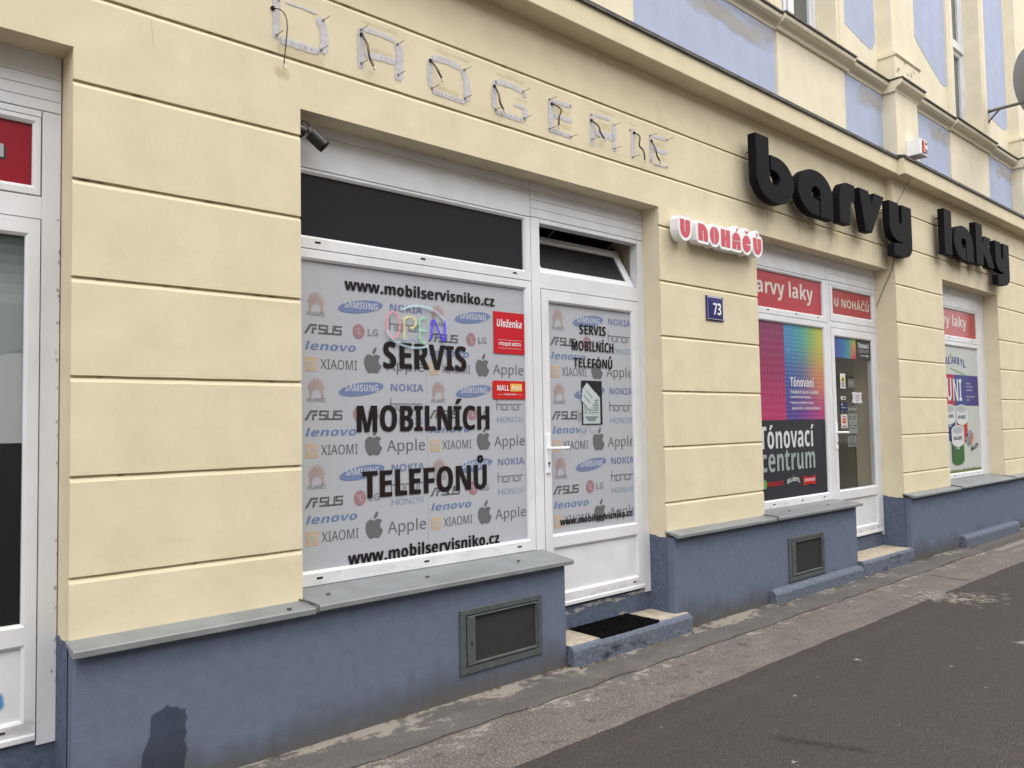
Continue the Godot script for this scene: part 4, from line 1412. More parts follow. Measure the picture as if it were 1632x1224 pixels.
func can(s: SurfaceTool, x0: float, x1: float, top: float, low: float, lid: Color, body: Color, z: float) -> void:
	# a paint can as printed: lid, white shoulder, coloured body
	var cx := (x0 + x1) / 2
	var rx := (x1 - x0) / 2
	var ry := rx * 0.28
	var mid := lerpf(top, low, 0.42)
	var b := arc(cx, low + ry, rx * 0.93, ry, 180, 360, 16)
	b.append(Vector2(cx + rx * 0.93, mid))
	b.append(Vector2(cx - rx * 0.93, mid))
	poly(s, b, z, body)
	var w := arc(cx, mid, rx * 0.95, ry, 180, 360, 16)
	w.append(Vector2(cx + rx, top - ry))
	w.append(Vector2(cx - rx, top - ry))
	poly(s, w, z + 0.001, ink(214, 218, 218))
	poly(s, arc(cx, top - ry, rx, ry, 0, 350, 24), z + 0.002, lid)
	poly(s, arc(cx, top - ry, rx * 0.8, ry * 0.72, 0, 350, 24), z + 0.003, ink(176, 180, 182))
	text(s, "BALAKRYL", cx - rx * 0.68, cx + rx * 0.7, mid + (top - mid) * 0.12, mid + (top - mid) * 0.34, z + 0.0025, ink(56, 60, 90), true, 0.1)
	text(s, "UNI", cx - rx * 0.3, cx + rx * 0.2, mid - (mid - low) * 0.32, mid - (mid - low) * 0.18, z + 0.0025, ink(222, 222, 222))


func bay_poster() -> void:
	var z := -0.120
	var p := thing("poster", "pale paint poster with printed cans and UNI on a blue band in the bay window", "poster", Vector3(9.95, 0.8, z))
	var s := nst()
	rect(s, 9.15, 10.745, 0.79, 2.355, z, ink(196, 202, 196))
	part("sheet", s, M.print, p)
	s = nst()
	for i in 10:
		rect(s, lerpf(9.905, 10.745, i / 10.0), lerpf(9.905, 10.745, (i + 1) / 10.0), 1.618, 2.0, z + 0.001, ink(52, 74, 140).lerp(ink(78, 62, 128), i / 9.0))
	rect(s, 9.15, 9.905, 1.618, 2.0, z + 0.001, ink(178, 44, 56))
	part("colour_band", s, M.print, p)
	s = nst()
	text(s, "UNI", 9.655, 10.147, 1.678, 1.952, z + 0.003, ink(222, 224, 226))
	for t: Array in [["Nejlepší", 10.305, 10.46, 1.885, 1.908], ["nejprodávanější", 10.305, 10.55, 1.845, 1.868], ["univerzální", 10.305, 10.53, 1.805, 1.828], ["Zkuste kvalitní", 10.305, 10.61, 1.722, 1.745], ["nátěr", 10.305, 10.41, 1.682, 1.702]]:
		text(s, t[0], t[1], t[2], t[3], t[4], z + 0.003, ink(206, 206, 220))
	part("lettering", s, M.print, p)
	s = nst()
	arched(s, "BALAKRYL", 9.93, 2.085, 0.80, 0.085, 0.05, z + 0.002, ink(48, 70, 140))
	for i in 7:
		rect(s, 9.80 + i * 0.075, 9.865 + i * 0.075, 2.062 - i * 0.011, 2.080 - i * 0.011, z + 0.002, ink(120, 164, 96))
	poly(s, PackedVector2Array([Vector2(9.82, 2.19), Vector2(9.81, 2.23), Vector2(9.835, 2.27), Vector2(9.845, 2.22)]), z + 0.002, ink(106, 156, 76))
	part("logo", s, M.print, p)
	s = nst()
	can(s, 9.52, 9.895, 1.635, 1.19, ink(206, 210, 210), ink(54, 66, 130), z + 0.004)
	can(s, 9.92, 10.305, 1.632, 1.16, ink(206, 210, 210), ink(188, 54, 58), z + 0.004)
	can(s, 9.722, 10.148, 1.378, 0.895, ink(210, 214, 214), ink(60, 102, 54), z + 0.0085)
	part("printed_cans", s, M.print, p)
	s = nst()
	for i in 11:
		var a := deg_to_rad(40 + i * 10)
		var d := Vector2(cos(a), sin(a) * 1.25)
		var d2 := Vector2(cos(a + 0.17), sin(a + 0.17) * 1.25)
		for r in 6:
			var c: Color = grad([[0.0, ink(214, 190, 80)], [0.3, ink(206, 70, 70)], [0.6, ink(80, 90, 170)], [1.0, ink(110, 170, 150)]], clampf(i / 10.0 + (r - 2) * 0.06, 0, 1))
			var o := Vector2(10.37, 1.06)
			poly(s, PackedVector2Array([o + d * (0.06 + r * 0.025), o + d * (0.08 + r * 0.025), o + d2 * (0.08 + r * 0.025), o + d2 * (0.06 + r * 0.025)]), z + 0.004, c.lerp(ink(214, 206, 196), r * 0.09))
	poly(s, PackedVector2Array([Vector2(10.388, 1.045), Vector2(10.392, 1.10), Vector2(10.632, 1.152), Vector2(10.626, 1.098)]), z + 0.006, ink(70, 66, 86))
	text(s, "odstíny", 10.42, 10.60, 1.078, 1.128, z + 0.0075, ink(190, 190, 196))
	part("colour_fan", s, M.print, p)
	s = nst()
	for i in 60:
		var x := 9.15 + i * 0.0266
		var h := 0.025 + 0.022 * rng.randf()
		poly(s, PackedVector2Array([Vector2(x, 0.79), Vector2(x + 0.004, 0.812 + h), Vector2(x + 0.028, 0.815), Vector2(x + 0.028, 0.79)]), z + 0.002 + 0.0002 * (i % 2), ink(112, 118, 66))
	part("printed_grass", s, M.print, p)


# ---------------------------------------------------------------- signs and small things
func letter_b(x0: float, x1: float, stem: float, y0: float, yt: float, ytop: float, hole: Vector2, rx: float, ry: float) -> PackedVector2Array:
	# heavy rounded b: a slit joins the eye to the outside
	var p := PackedVector2Array([Vector2(x0, ytop), Vector2(stem, ytop)])
	var cx := (x0 + x1) / 2
	var cy := (y0 + yt) / 2
	var slit := 0.012
	p.append(Vector2(stem, hole.y + ry * 0.75))
	p.append_array(arc(hole.x, hole.y, rx, ry, 140, 440, 18))
	p.append(Vector2(stem + slit * 2, hole.y + ry * 1.1))
	p.append(Vector2(stem + slit * 2, yt))
	p.append_array(arc(cx + 0.02, cy, x1 - cx - 0.02, (yt - y0) / 2, 84, -90, 20))
	p.append_array(arc(cx - 0.02, cy, cx - 0.02 - x0, (yt - y0) / 2, -90, -180, 12))
	return p


func letter_a(x0: float, x1: float, stem: float, y0: float, yt: float, hole: Vector2, rx: float, ry: float) -> PackedVector2Array:
	var b := letter_b(x0, x1, x0 + (x1 - stem), y0, yt, yt, Vector2(x0 + x1 - hole.x, y0 + yt - hole.y), rx, ry)
	var p := PackedVector2Array()
	for q in b:
		p.append(Vector2(x0 + x1 - q.x, y0 + yt - q.y))
	return p


func letter_y(x0: float, x1: float, y1: float, slot0: float, slot1: float, slot_y: float, base: float, low: float, tail_x: float, tail_y: float) -> PackedVector2Array:
	var p := PackedVector2Array([Vector2(x0, y1), Vector2(slot0, y1)])
	p.append_array(arc((slot0 + slot1) / 2, slot_y + 0.02, (slot1 - slot0) / 2, 0.024, 180, 360, 8))
	p.append(Vector2(slot1, y1))
	p.append(Vector2(x1, y1))
	var r := (x1 - tail_x) * 0.52
	p.append_array(arc(x1 - r, low + 0.13, r, 0.13, 0, -90, 10))
	p.append(Vector2(tail_x, low))
	p.append(Vector2(tail_x, tail_y - 0.03))
	p.append(Vector2(tail_x + 0.03, tail_y))
	p.append(Vector2(lerpf(tail_x, x1, 0.45), tail_y + 0.012))
	p.append(Vector2(lerpf(tail_x, x1, 0.45), base))
	var rr := (x1 - x0) * 0.42
	p.append_array(arc(x0 + rr, base + 0.14, rr, 0.14, -90, -180, 10))
	return p


func word_sign(called: String, label: String, letters: Array, z0: float, z1: float, wall: float) -> void:
	var c := Vector3.ZERO
	c = Vector3(letters[0][1][0].x, 3.2, z0)
	var t := thing(called, label, "shop sign", c, "black letter signs")
	for l: Array in letters:
		var s := nst()
		extrude(s, l[1], z0, z1, 0.002)
		part("letter_" + l[0], s, M.sign_black, t)
		var st := nst()
		for q: Vector2 in l[2]:
			tube(st, [Vector3(q.x, q.y, wall - 0.01), Vector3(q.x, q.y, z0 + 0.005)], 0.008, 8)
		part("stud", st, M.steel, t)


func build_signs() -> void:
	var r := PackedVector2Array([Vector2(6.43, 3.30), Vector2(6.43, 3.52)])
	r.append_array(arc(6.60, 3.53, 0.17, 0.165, 175, 90, 10))
	r.append_array(PackedVector2Array([Vector2(6.75, 3.695), Vector2(6.75, 3.545), Vector2(6.70, 3.545), Vector2(6.66, 3.515), Vector2(6.645, 3.30)]))
	var v := PackedVector2Array([Vector2(6.85, 3.70), Vector2(7.055, 3.70), Vector2(7.125, 3.575), Vector2(7.18, 3.70), Vector2(7.415, 3.70), Vector2(7.11, 3.295), Vector2(6.965, 3.295)])
	word_sign("letter_sign", "thick black letters reading barvy above the paint shop window", [
		["b", letter_b(4.985, 5.59, 5.188, 3.275, 3.668, 3.806, Vector2(5.275, 3.482), 0.082, 0.058), [Vector2(5.1, 3.7), Vector2(5.3, 3.34)]],
		["a", letter_a(5.66, 6.30, 6.062, 3.285, 3.69, Vector2(5.985, 3.488), 0.082, 0.058), [Vector2(5.8, 3.4), Vector2(6.2, 3.4)]],
		["r", r, [Vector2(6.53, 3.36), Vector2(6.6, 3.62)]],
		["v", v, [Vector2(7.0, 3.6), Vector2(7.25, 3.62)]],
		["y", letter_y(7.535, 8.09, 3.698, 7.762, 7.842, 3.49, 3.30, 3.145, 7.625, 3.275), [Vector2(7.62, 3.6), Vector2(7.98, 3.3)]]], 0.077, 0.15, 0.0)
	var k := PackedVector2Array([Vector2(9.90, 3.83), Vector2(10.13, 3.83), Vector2(10.13, 3.585), Vector2(10.215, 3.70), Vector2(10.44, 3.70), Vector2(10.35, 3.59), Vector2(10.535, 3.325), Vector2(10.325, 3.325), Vector2(10.155, 3.475), Vector2(10.13, 3.325), Vector2(9.90, 3.325)])
	word_sign("letter_sign", "thick black letters reading laky above the narrow bay window", [
		["l", PackedVector2Array([Vector2(8.885, 3.83), Vector2(9.11, 3.83), Vector2(9.10, 3.315), Vector2(8.88, 3.315)]), [Vector2(8.99, 3.75), Vector2(8.99, 3.36)]],
		["a", letter_a(9.17, 9.795, 9.56, 3.31, 3.712, Vector2(9.485, 3.515), 0.08, 0.055), [Vector2(9.3, 3.4), Vector2(9.7, 3.4)]],
		["k", k, [Vector2(10.0, 3.7), Vector2(10.0, 3.37)]],
		["y", letter_y(10.60, 11.13, 3.705, 10.81, 10.905, 3.50, 3.32, 3.155, 10.66, 3.285), [Vector2(10.7, 3.6), Vector2(11.0, 3.3)]]], 0.13, 0.20, 0.065)
	# white light-box letters with red faces
	var t := thing("letter_sign", "small white light-box letters with red faces above the house number", "shop sign", Vector3(4.0, 2.80, 0.03))
	var red := lin(205, 84, 98)
	var glyphs: Array = []
	var u := PackedVector2Array([Vector2(3.988, 2.953), Vector2(4.042, 2.953), Vector2(4.042, 2.862), Vector2(4.053, 2.862), Vector2(4.053, 2.953), Vector2(4.112, 2.953)])
	u.append_array(arc(4.05, 2.89, 0.062, 0.07, 0, -180, 14))
	glyphs.append([u])
	var n := PackedVector2Array([Vector2(4.217, 2.828), Vector2(4.217, 2.955), Vector2(4.26, 2.955)])
	n.append_array(arc(4.265, 2.885, 0.074, 0.07, 80, 0, 10))
	n.append_array(PackedVector2Array([Vector2(4.339, 2.828), Vector2(4.284, 2.828), Vector2(4.284, 2.91), Vector2(4.272, 2.91), Vector2(4.272, 2.828)]))
	glyphs.append([n])
	var oa := arc(4.425, 2.89, 0.058, 0.068, 92, 268, 14)
	var ob := arc(4.431, 2.89, 0.058, 0.068, 88, -88, 14)
	glyphs.append([oa, ob])
	glyphs.append([PackedVector2Array([Vector2(4.519, 2.823), Vector2(4.519, 2.957), Vector2(4.574, 2.957), Vector2(4.574, 2.902), Vector2(4.586, 2.902), Vector2(4.586, 2.957), Vector2(4.642, 2.957), Vector2(4.642, 2.823), Vector2(4.586, 2.823), Vector2(4.586, 2.880), Vector2(4.574, 2.880), Vector2(4.574, 2.823)])])
	var ah := arc(4.733, 2.897, 0.060, 0.060, 0, 180, 14)
	glyphs.append([ah, PackedVector2Array([Vector2(4.673, 2.825), Vector2(4.673, 2.889), Vector2(4.793, 2.889), Vector2(4.793, 2.825), Vector2(4.740, 2.825), Vector2(4.740, 2.870), Vector2(4.728, 2.870), Vector2(4.728, 2.825)]), PackedVector2Array([Vector2(4.727, 2.966), Vector2(4.745, 2.966), Vector2(4.762, 2.992), Vector2(4.740, 2.992)])])
	var c := arc(4.882, 2.888, 0.061, 0.068, 4, 352, 28)
	c.append_array(PackedVector2Array([Vector2(4.88, 2.880), Vector2(4.88, 2.889)]))
	glyphs.append([c, PackedVector2Array([Vector2(4.857, 2.992), Vector2(4.872, 2.992), Vector2(4.886, 2.982), Vector2(4.900, 2.992), Vector2(4.916, 2.992), Vector2(4.895, 2.970), Vector2(4.878, 2.970)])])
	var uu := PackedVector2Array()
	for p in u:
		uu.append(Vector2(p.x + 0.993, p.y + 0.001))
	var rg := arc(5.041, 2.982, 0.016, 0.017, 90, 420, 14)
	rg.append_array(arc(5.041, 2.982, 0.008, 0.009, 420, 90, 14))
	glyphs.append([uu, rg])
	var i := 0
	for g: Array in glyphs:
		var s := nst()
		var hull := PackedVector2Array()
		for q: PackedVector2Array in g:
			hull.append_array(q)
		# white body: the letter's own outline, grown all round
		var body := PackedVector2Array()
		var shapes: Array = [PackedVector2Array(Geometry2D.convex_hull(g[0] if g.size() == 1 or i > 4 else (g[0] + g[1] if i != 4 else g[0] + g[1])))]
		if i >= 4:
			shapes.append(Geometry2D.convex_hull(g[g.size() - 1]))
		body = Geometry2D.offset_polygon(shapes[0], 0.0215 if i else 0.023, Geometry2D.JOIN_ROUND)[0]
		if shapes.size() > 1:
			var cap: PackedVector2Array = Geometry2D.offset_polygon(shapes[1], 0.021, Geometry2D.JOIN_ROUND)[0]
			var m := Geometry2D.merge_polygons(body, cap)
			body = m[0]
		var zz := 0.1 - 0.0006 * (i % 2)
		extrude(s, body, 0.028 + 0.0005 * (i % 2), zz, 0.0)
		var b := part("letter_body", s, M.sign_white, t)
		var f := nst()
		for q: PackedVector2Array in g:
			poly(f, q, zz + 0.0025, red)
		part("letter_face", f, M.gloss_print, b)
		i += 1
	# enamel house number
	var hp := thing("house_number", "blue enamel house number plate reading 73 on the pier", "number plate", Vector3(4.547, 2.254, 0.0))
	var s := nst()
	loft(s, [[4.431, 4.663, 2.255, 2.447, 0.002], [4.431, 4.663, 2.255, 2.447, 0.008], [4.437, 4.657, 2.261, 2.441, 0.011], [4.447, 4.647, 2.270, 2.432, 0.014]])
	var last := [4.447, 4.647, 2.270, 2.432, 0.014]
	loft(s, [last, [4.487, 4.607, 2.305, 2.397, 0.0175]])
	rect(s, 4.487, 4.607, 2.305, 2.397, 0.0175)
	part("plate", s, M.enamel, hp)
	s = nst()
	for q: Array in [[4.441, 4.653, 2.2655, 2.2685], [4.441, 4.653, 2.4335, 2.4365], [4.441, 4.444, 2.268, 2.434], [4.650, 4.653, 2.268, 2.434]]:
		rect(s, q[0], q[1], q[2], q[3], 0.0145, lin(220, 220, 226))
	text(s, "73", 4.508, 4.617, 2.302, 2.394, 0.0190, lin(236, 238, 240))
	part("lettering", s, M.gloss_print, hp)
	s = nst()
	for q: Array in [[4.438, 2.262], [4.438, 2.440], [4.656, 2.262], [4.656, 2.440]]:
		tube(s, [Vector3(q[0], q[1], 0.005), Vector3(q[0], q[1], 0.0165)], 0.006, 8)
	part("screw", s, M.steel, hp)
	# surveillance camera in the corner of the middle front
	var cc := thing("security_camera", "small black security camera in the top corner of the wide window", "camera", Vector3(1.02, 2.93, -0.06))
	s = nst()
	tube(s, [Vector3(1.010, 2.950, -0.05), Vector3(1.046, 2.950, -0.05)], 0.034, 16)
	tube(s, [Vector3(1.046, 2.950, -0.05), Vector3(1.056, 2.950, -0.05)], 0.025, 14)
	part("base", s, M.camera_black, cc)
	s = nst()
	tube(s, [Vector3(1.052, 2.952, -0.05), Vector3(1.074, 2.966, -0.05), Vector3(1.094, 2.962, -0.05)], 0.009, 8)
	tube(s, [Vector3(1.080, 2.974, -0.05), Vector3(1.092, 2.952, -0.05)], 0.014, 10)
	part("bracket", s, M.steel, cc)
	s = nst()
	var a0 := Vector3(1.094, 2.950, -0.05)
	var dr := Vector3(0.62, -0.58, 0.22).normalized()
	tube(s, [a0, a0 + dr * 0.004, a0 + dr * 0.088], 0.034, 20)
	part("housing", s, M.camera_black, cc)
	s = nst()
	tube(s, [a0 + dr * 0.086, a0 + dr * 0.097], 0.031, 20)
	part("lens_ring", s, M.sign_black, cc)
	s = nst()
	tube(s, [Vector3(1.03, 2.98, -0.05), Vector3(1.05, 3.003, -0.045), Vector3(1.075, 3.0, -0.045), Vector3(1.092, 2.978, -0.05), Vector3(1.096, 2.958, -0.05)], 0.004, 6)
	part("cable", s, M.camera_black, cc)
	# alarm siren on the pilaster
	var si := thing("alarm_siren", "white alarm siren box with an orange lens at the pilaster foot", "alarm", Vector3(8.15, 4.26, 0.145))
	s = nst()
	soft_box(s, 8.055, 8.255, 4.255, 4.425, 0.146, 0.285, 0.008)
	part("case", s, M.sign_white, si)
	s = nst()
	soft_box(s, 8.098, 8.238, 4.275, 4.405, 0.284, 0.288, 0.002)
	part("grille_plate", s, M.hatch_paint, si)
	s = nst()
	soft_box(s, 8.105, 8.155, 4.275, 4.405, 0.288, 0.30, 0.006)
	part("lens", s, M.siren_red, si)
	s = nst()
	tube(s, [Vector3(8.205, 4.345, 0.287), Vector3(8.205, 4.345, 0.293)], 0.024, 14)
	part("lamp", s, M.sign_white, si)
	# satellite dish on its wall arm
	var sd := thing("satellite_dish", "grey satellite dish on a wall arm at the right edge", "satellite dish", Vector3(11.02, 5.4, 0.065))
	s = nst()
	tube(s, [Vector3(11.02, 5.50, 0.055), Vector3(10.98, 5.49, 0.12), Vector3(10.62, 5.37, 0.60), Vector3(10.58, 5.42, 0.66)], 0.02, 10)
	tube(s, [Vector3(11.02, 5.36, 0.06), Vector3(10.86, 5.45, 0.255)], 0.012, 8)
	soft_box(s, 10.97, 11.07, 5.36, 5.55, 0.06, 0.072, 0.003)
	part("arm", s, M.steel, sd)
	s = nst()
	var cen := Vector3(10.56, 5.55, 0.70)
	var nz := Vector3(0.72, 0.28, 0.64).normalized()
	var ux := Vector3.UP.cross(nz).normalized()
	var uy := nz.cross(ux)
	var rows := 6
	for i2 in rows:
		for j in 28:
			var q: Array = []
			for e: Array in [[i2, j], [i2, j + 1], [i2 + 1, j + 1], [i2 + 1, j]]:
				var rr: float = 0.43 * e[0] / rows
				var an: float = TAU * e[1] / 28
				q.append(cen + (ux * cos(an) + uy * sin(an) * 1.08) * rr + nz * (rr * rr * 0.42))
			quad(s, q[0], q[1], q[2], q[3])
	part("reflector", s, M.dish, sd)
	s = nst()
	var foc := cen + nz * 0.48 - uy * 0.22
	tube(s, [cen - uy * 0.44 + nz * 0.07, foc], 0.011, 6)
	tube(s, [foc, foc - nz * 0.07], 0.03, 10)
	part("feed_arm", s, M.steel, sd)
	s = nst()
	var cb: Array = []
	for i3 in 12:
		var tt := i3 / 11.0
		cb.append(foc.lerp(Vector3(10.50, 5.32, 0.64), tt) - Vector3(0, 0.22 * sin(tt * PI), 0))
	tube(s, cb, 0.004, 5)
	part("cable", s, M.sign_white, sd)
	s = nst()
	tube(s, [cen - nz * 0.03, cen + nz * 0.01], 0.09, 14)
	soft_box(s, 10.54, 10.62, 5.38, 5.56, 0.63, 0.69, 0.006)
	part("mount", s, M.steel, sd)
	# loose cable from the cornice past the y
	var lc := thing("cable", "thin loose cable hanging from the cornice behind the last letter of barvy", "cable", Vector3(7.86, 2.66, -0.1))
	s = nst()
	tube(s, [Vector3(8.02, 4.012, 0.19), Vector3(7.99, 3.96, 0.17), Vector3(7.90, 3.81, 0.13), Vector3(7.83, 3.70, 0.09), Vector3(7.81, 3.4, 0.07), Vector3(7.815, 3.10, 0.06), Vector3(7.822, 3.02, 0.03), Vector3(7.818, 2.84, -0.06), Vector3(7.815, 2.66, -0.14)], 0.0035, 6)
	part("wire", s, M.cable, lc)
	# door mat on the step
	var dm := thing("door_mat", "black bristly door mat on the repair shop step", "door mat", Vector3(3.3, 0.137, -0.02))
	s = nst()
	box(s, 3.012, 3.60, 0.134, 0.148, -0.165, 0.118)
	part("backing", s, M.mat_fibre, dm)
	s = nst()
	for i4 in 5200:
		var x := rng.randf_range(3.008, 3.604)
		var zz := rng.randf_range(-0.169, 0.122)
		var h := rng.randf_range(0.003, 0.008)
		var an := rng.randf() * TAU
		var d := Vector3(cos(an), 0, sin(an)) * 0.003
		var tip := Vector3(x + rng.randf_range(-0.007, 0.007), 0.148 + h, zz + rng.randf_range(-0.007, 0.007))
		tri(s, Vector3(x, 0.146, zz) - d, tip, Vector3(x, 0.146, zz) + d)
	stuff(part("bristles", s, M.mat_fibre, dm))


func ghost(called: String, strokes: Array, screws: Array, cab: Array, halo: Array, kind := 0) -> void:
	# where a letter of the old sign was: bare paint, screws, the end of its cable
	var c := Vector3(strokes[0][0].x, 3.33, 0.0)
	var t := thing("letter_trace", called, "sign trace", c, "traces of the letters of the old sign")
	var s := nst()
	for h: Array in halo:
		smear(s, [h[0], h[1]], h[2], 0.0022, lin(196, 182, 148), 0.2, 0.2)
	for st: Array in strokes:
		var pts: Array = st.slice(0, st.size() - 1)
		smear(s, pts, st[st.size() - 1] * 1.22, 0.003, lin(206, 205, 210), 0.95, 0.14)
	# brush hairs along the foot
	for st: Array in strokes:
		var a: Vector2 = st[0]
		var b: Vector2 = st[st.size() - 2]
		if absf(a.y - b.y) < 0.04 and a.y < 3.42:
			for i in 14:
				var x := lerpf(a.x, b.x, (i + rng.randf()) / 14.0)
				smear(s, [Vector2(x, a.y + 0.012), Vector2(x + 0.004, a.y - 0.016)], 0.006, 0.0036, lin(160, 160, 166), 0.6, 0.3)
	part("bare_paint", s, M.wash, t)
	for q: Array in screws:
		s = nst()
		tube(s, [Vector3(q[0], q[1], -0.005), Vector3(q[0], q[1], 0.006)], 0.007, 8)
		if q.size() == 2:
			tube(s, [Vector3(q[0], q[1], 0.0), Vector3(q[0] + 0.004, q[1] + 0.002, 0.062)], 0.0021, 6)
		part("screw", s, M.steel, t)
	s = nst()
	tube(s, [Vector3(cab[0][0], cab[0][1], -0.005), Vector3(cab[0][0], cab[0][1], 0.008)], 0.011, 10)
	part("cable_hole", s, M.dark_hole, t)
	for e in (1 if kind == 1 else 2):
		s = nst()
		var pts: Array = []
		for i in cab.size():
			var bow := 0.02 + 0.012 * sin(PI * i / (cab.size() - 1.0))
			pts.append(Vector3(cab[i][0] + (0.006 * e if i % 2 else 0.002 * e), cab[i][1] + 0.003 * e, 0.006 if i == 0 else bow + 0.004 * e))
		var fine: Array = []
		for i in pts.size() - 1:
			for k in 4:
				fine.append(pts[i].cubic_interpolate(pts[i + 1], pts[maxi(i - 1, 0)], pts[mini(i + 2, pts.size() - 1)], k / 4.0))
		fine.append(pts[pts.size() - 1])
		tube(s, fine, 0.0028, 6)
		part("cable", s, M.cable, t)
	s = nst()
	var en: Array = cab[cab.size() - 1]
	tube(s, [Vector3(en[0] - 0.002, en[1] + 0.006, 0.022), Vector3(en[0] + 0.008, en[1] - 0.012, 0.024)], 0.008, 8)
	part("connector", s, M.connector, t)


func v2(x: float, y: float) -> Vector2:
	return Vector2(x, y)


func build_ghosts() -> void:
	ghost("bare paint trace of the letter D with a long dangling cable", [
		[v2(0.886, 3.56), v2(0.884, 3.345), 0.036], [v2(0.90, 3.352), v2(1.12, 3.352), 0.036], [v2(1.11, 3.535), v2(1.142, 3.48), v2(1.146, 3.42), v2(1.135, 3.345), 0.044], [v2(0.93, 3.546), v2(1.02, 3.55), v2(1.11, 3.545), 0.012]],
		[[0.899, 3.542, 0], [1.140, 3.522], [0.886, 3.366], [1.127, 3.367]], [[0.867, 3.492], [0.898, 3.484], [0.922, 3.455], [0.927, 3.40], [0.92, 3.32], [0.916, 3.26], [0.914, 3.215]], [[v2(0.88, 3.31), v2(1.15, 3.31), 0.05], [v2(0.87, 3.20), v2(0.96, 3.18), 0.06]], 1)
	ghost("bare paint trace of the letter R right after the D trace", [
		[v2(1.362, 3.56), v2(1.360, 3.335), 0.04], [v2(1.37, 3.555), v2(1.48, 3.56), v2(1.58, 3.552), 0.026], [v2(1.585, 3.555), v2(1.606, 3.50), v2(1.60, 3.42), v2(1.592, 3.335), 0.046], [v2(1.38, 3.425), v2(1.50, 3.432), v2(1.59, 3.44), 0.034]],
		[[1.362, 3.545], [1.361, 3.366], [1.589, 3.537], [1.593, 3.371]], [[1.362, 3.518], [1.377, 3.46], [1.390, 3.395], [1.405, 3.370], [1.425, 3.356]], [[v2(1.42, 3.455), v2(1.56, 3.46), 0.04], [v2(1.36, 3.595), v2(1.6, 3.595), 0.02]])
	ghost("bare paint trace of the letter O as a closed grey ring", [
		[v2(1.815, 3.53), v2(1.806, 3.45), v2(1.810, 3.36), 0.034], [v2(1.82, 3.535), v2(1.93, 3.545), v2(2.03, 3.535), 0.036], [v2(2.04, 3.54), v2(2.075, 3.47), v2(2.076, 3.40), v2(2.066, 3.345), 0.042], [v2(1.82, 3.345), v2(2.06, 3.340), 0.026]],
		[[2.057, 3.53], [1.821, 3.359], [2.060, 3.365]], [[1.812, 3.512], [1.828, 3.464], [1.849, 3.439], [1.876, 3.418]], [[v2(1.85, 3.59), v2(2.1, 3.59), 0.02], [v2(1.86, 3.375), v2(2.02, 3.37), 0.03]])
	ghost("bare paint trace of the letter G open on its right side", [
		[v2(2.296, 3.535), v2(2.284, 3.45), v2(2.285, 3.36), 0.034], [v2(2.30, 3.53), v2(2.42, 3.54), v2(2.53, 3.528), 0.032], [v2(2.538, 3.53), v2(2.545, 3.49), 0.038], [v2(2.29, 3.347), v2(2.53, 3.345), 0.028], [v2(2.54, 3.44), v2(2.54, 3.35), 0.036], [v2(2.44, 3.428), v2(2.54, 3.430), 0.02]],
		[[2.301, 3.528, 0], [2.527, 3.528], [2.297, 3.357], [2.532, 3.362]], [[2.288, 3.496], [2.292, 3.437], [2.306, 3.389], [2.344, 3.357]], [[v2(2.46, 3.47), v2(2.57, 3.47), 0.03], [v2(2.3, 3.58), v2(2.55, 3.585), 0.02]])
	ghost("bare paint trace of the letter E nearest the middle of the old sign", [
		[v2(2.772, 3.55), v2(2.766, 3.325), 0.046], [v2(2.78, 3.542), v2(2.97, 3.543), 0.026], [v2(2.79, 3.448), v2(2.97, 3.448), 0.03], [v2(2.78, 3.345), v2(2.96, 3.343), 0.026]],
		[[2.757, 3.538], [2.952, 3.547, 0], [2.755, 3.349], [2.949, 3.340]], [[2.778, 3.515], [2.828, 3.483], [2.812, 3.428], [2.814, 3.371]], [[v2(2.82, 3.49), v2(2.96, 3.49), 0.04], [v2(2.82, 3.395), v2(2.96, 3.395), 0.04]])
	ghost("bare paint trace of the letter R next before the narrow I trace", [
		[v2(3.165, 3.555), v2(3.160, 3.325), 0.042], [v2(3.19, 3.548), v2(3.36, 3.552), 0.02], [v2(3.385, 3.545), v2(3.388, 3.45), v2(3.39, 3.335), 0.04], [v2(3.18, 3.43), v2(3.39, 3.43), 0.04]],
		[[3.159, 3.538, 0], [3.390, 3.523], [3.157, 3.372], [3.389, 3.359]], [[3.153, 3.499], [3.187, 3.46], [3.212, 3.417], [3.266, 3.39]], [[v2(3.21, 3.49), v2(3.36, 3.49), 0.06], [v2(3.2, 3.59), v2(3.4, 3.59), 0.02]])
	ghost("narrow bare paint trace of the letter I with a wavy cable", [
		[v2(3.595, 3.55), v2(3.588, 3.335), 0.038]],
		[[3.565, 3.533, 0], [3.587, 3.342]], [[3.606, 3.520], [3.632, 3.489], [3.623, 3.423], [3.671, 3.395], [3.699, 3.334]], [[v2(3.56, 3.58), v2(3.65, 3.58), 0.02]])
	ghost("bare paint trace of the letter E at the end of the old sign", [
		[v2(3.806, 3.55), v2(3.798, 3.34), 0.038], [v2(3.82, 3.55), v2(3.985, 3.553), 0.024], [v2(3.82, 3.455), v2(3.99, 3.455), 0.032], [v2(3.82, 3.345), v2(3.985, 3.350), 0.014]],
		[[3.789, 3.542], [3.990, 3.556], [3.795, 3.364, 0], [3.984, 3.353, 0]], [[3.803, 3.506], [3.808, 3.438], [3.826, 3.396], [3.875, 3.361]], [[v2(3.83, 3.50), v2(3.97, 3.50), 0.04], [v2(3.83, 3.40), v2(3.97, 3.40), 0.04]])


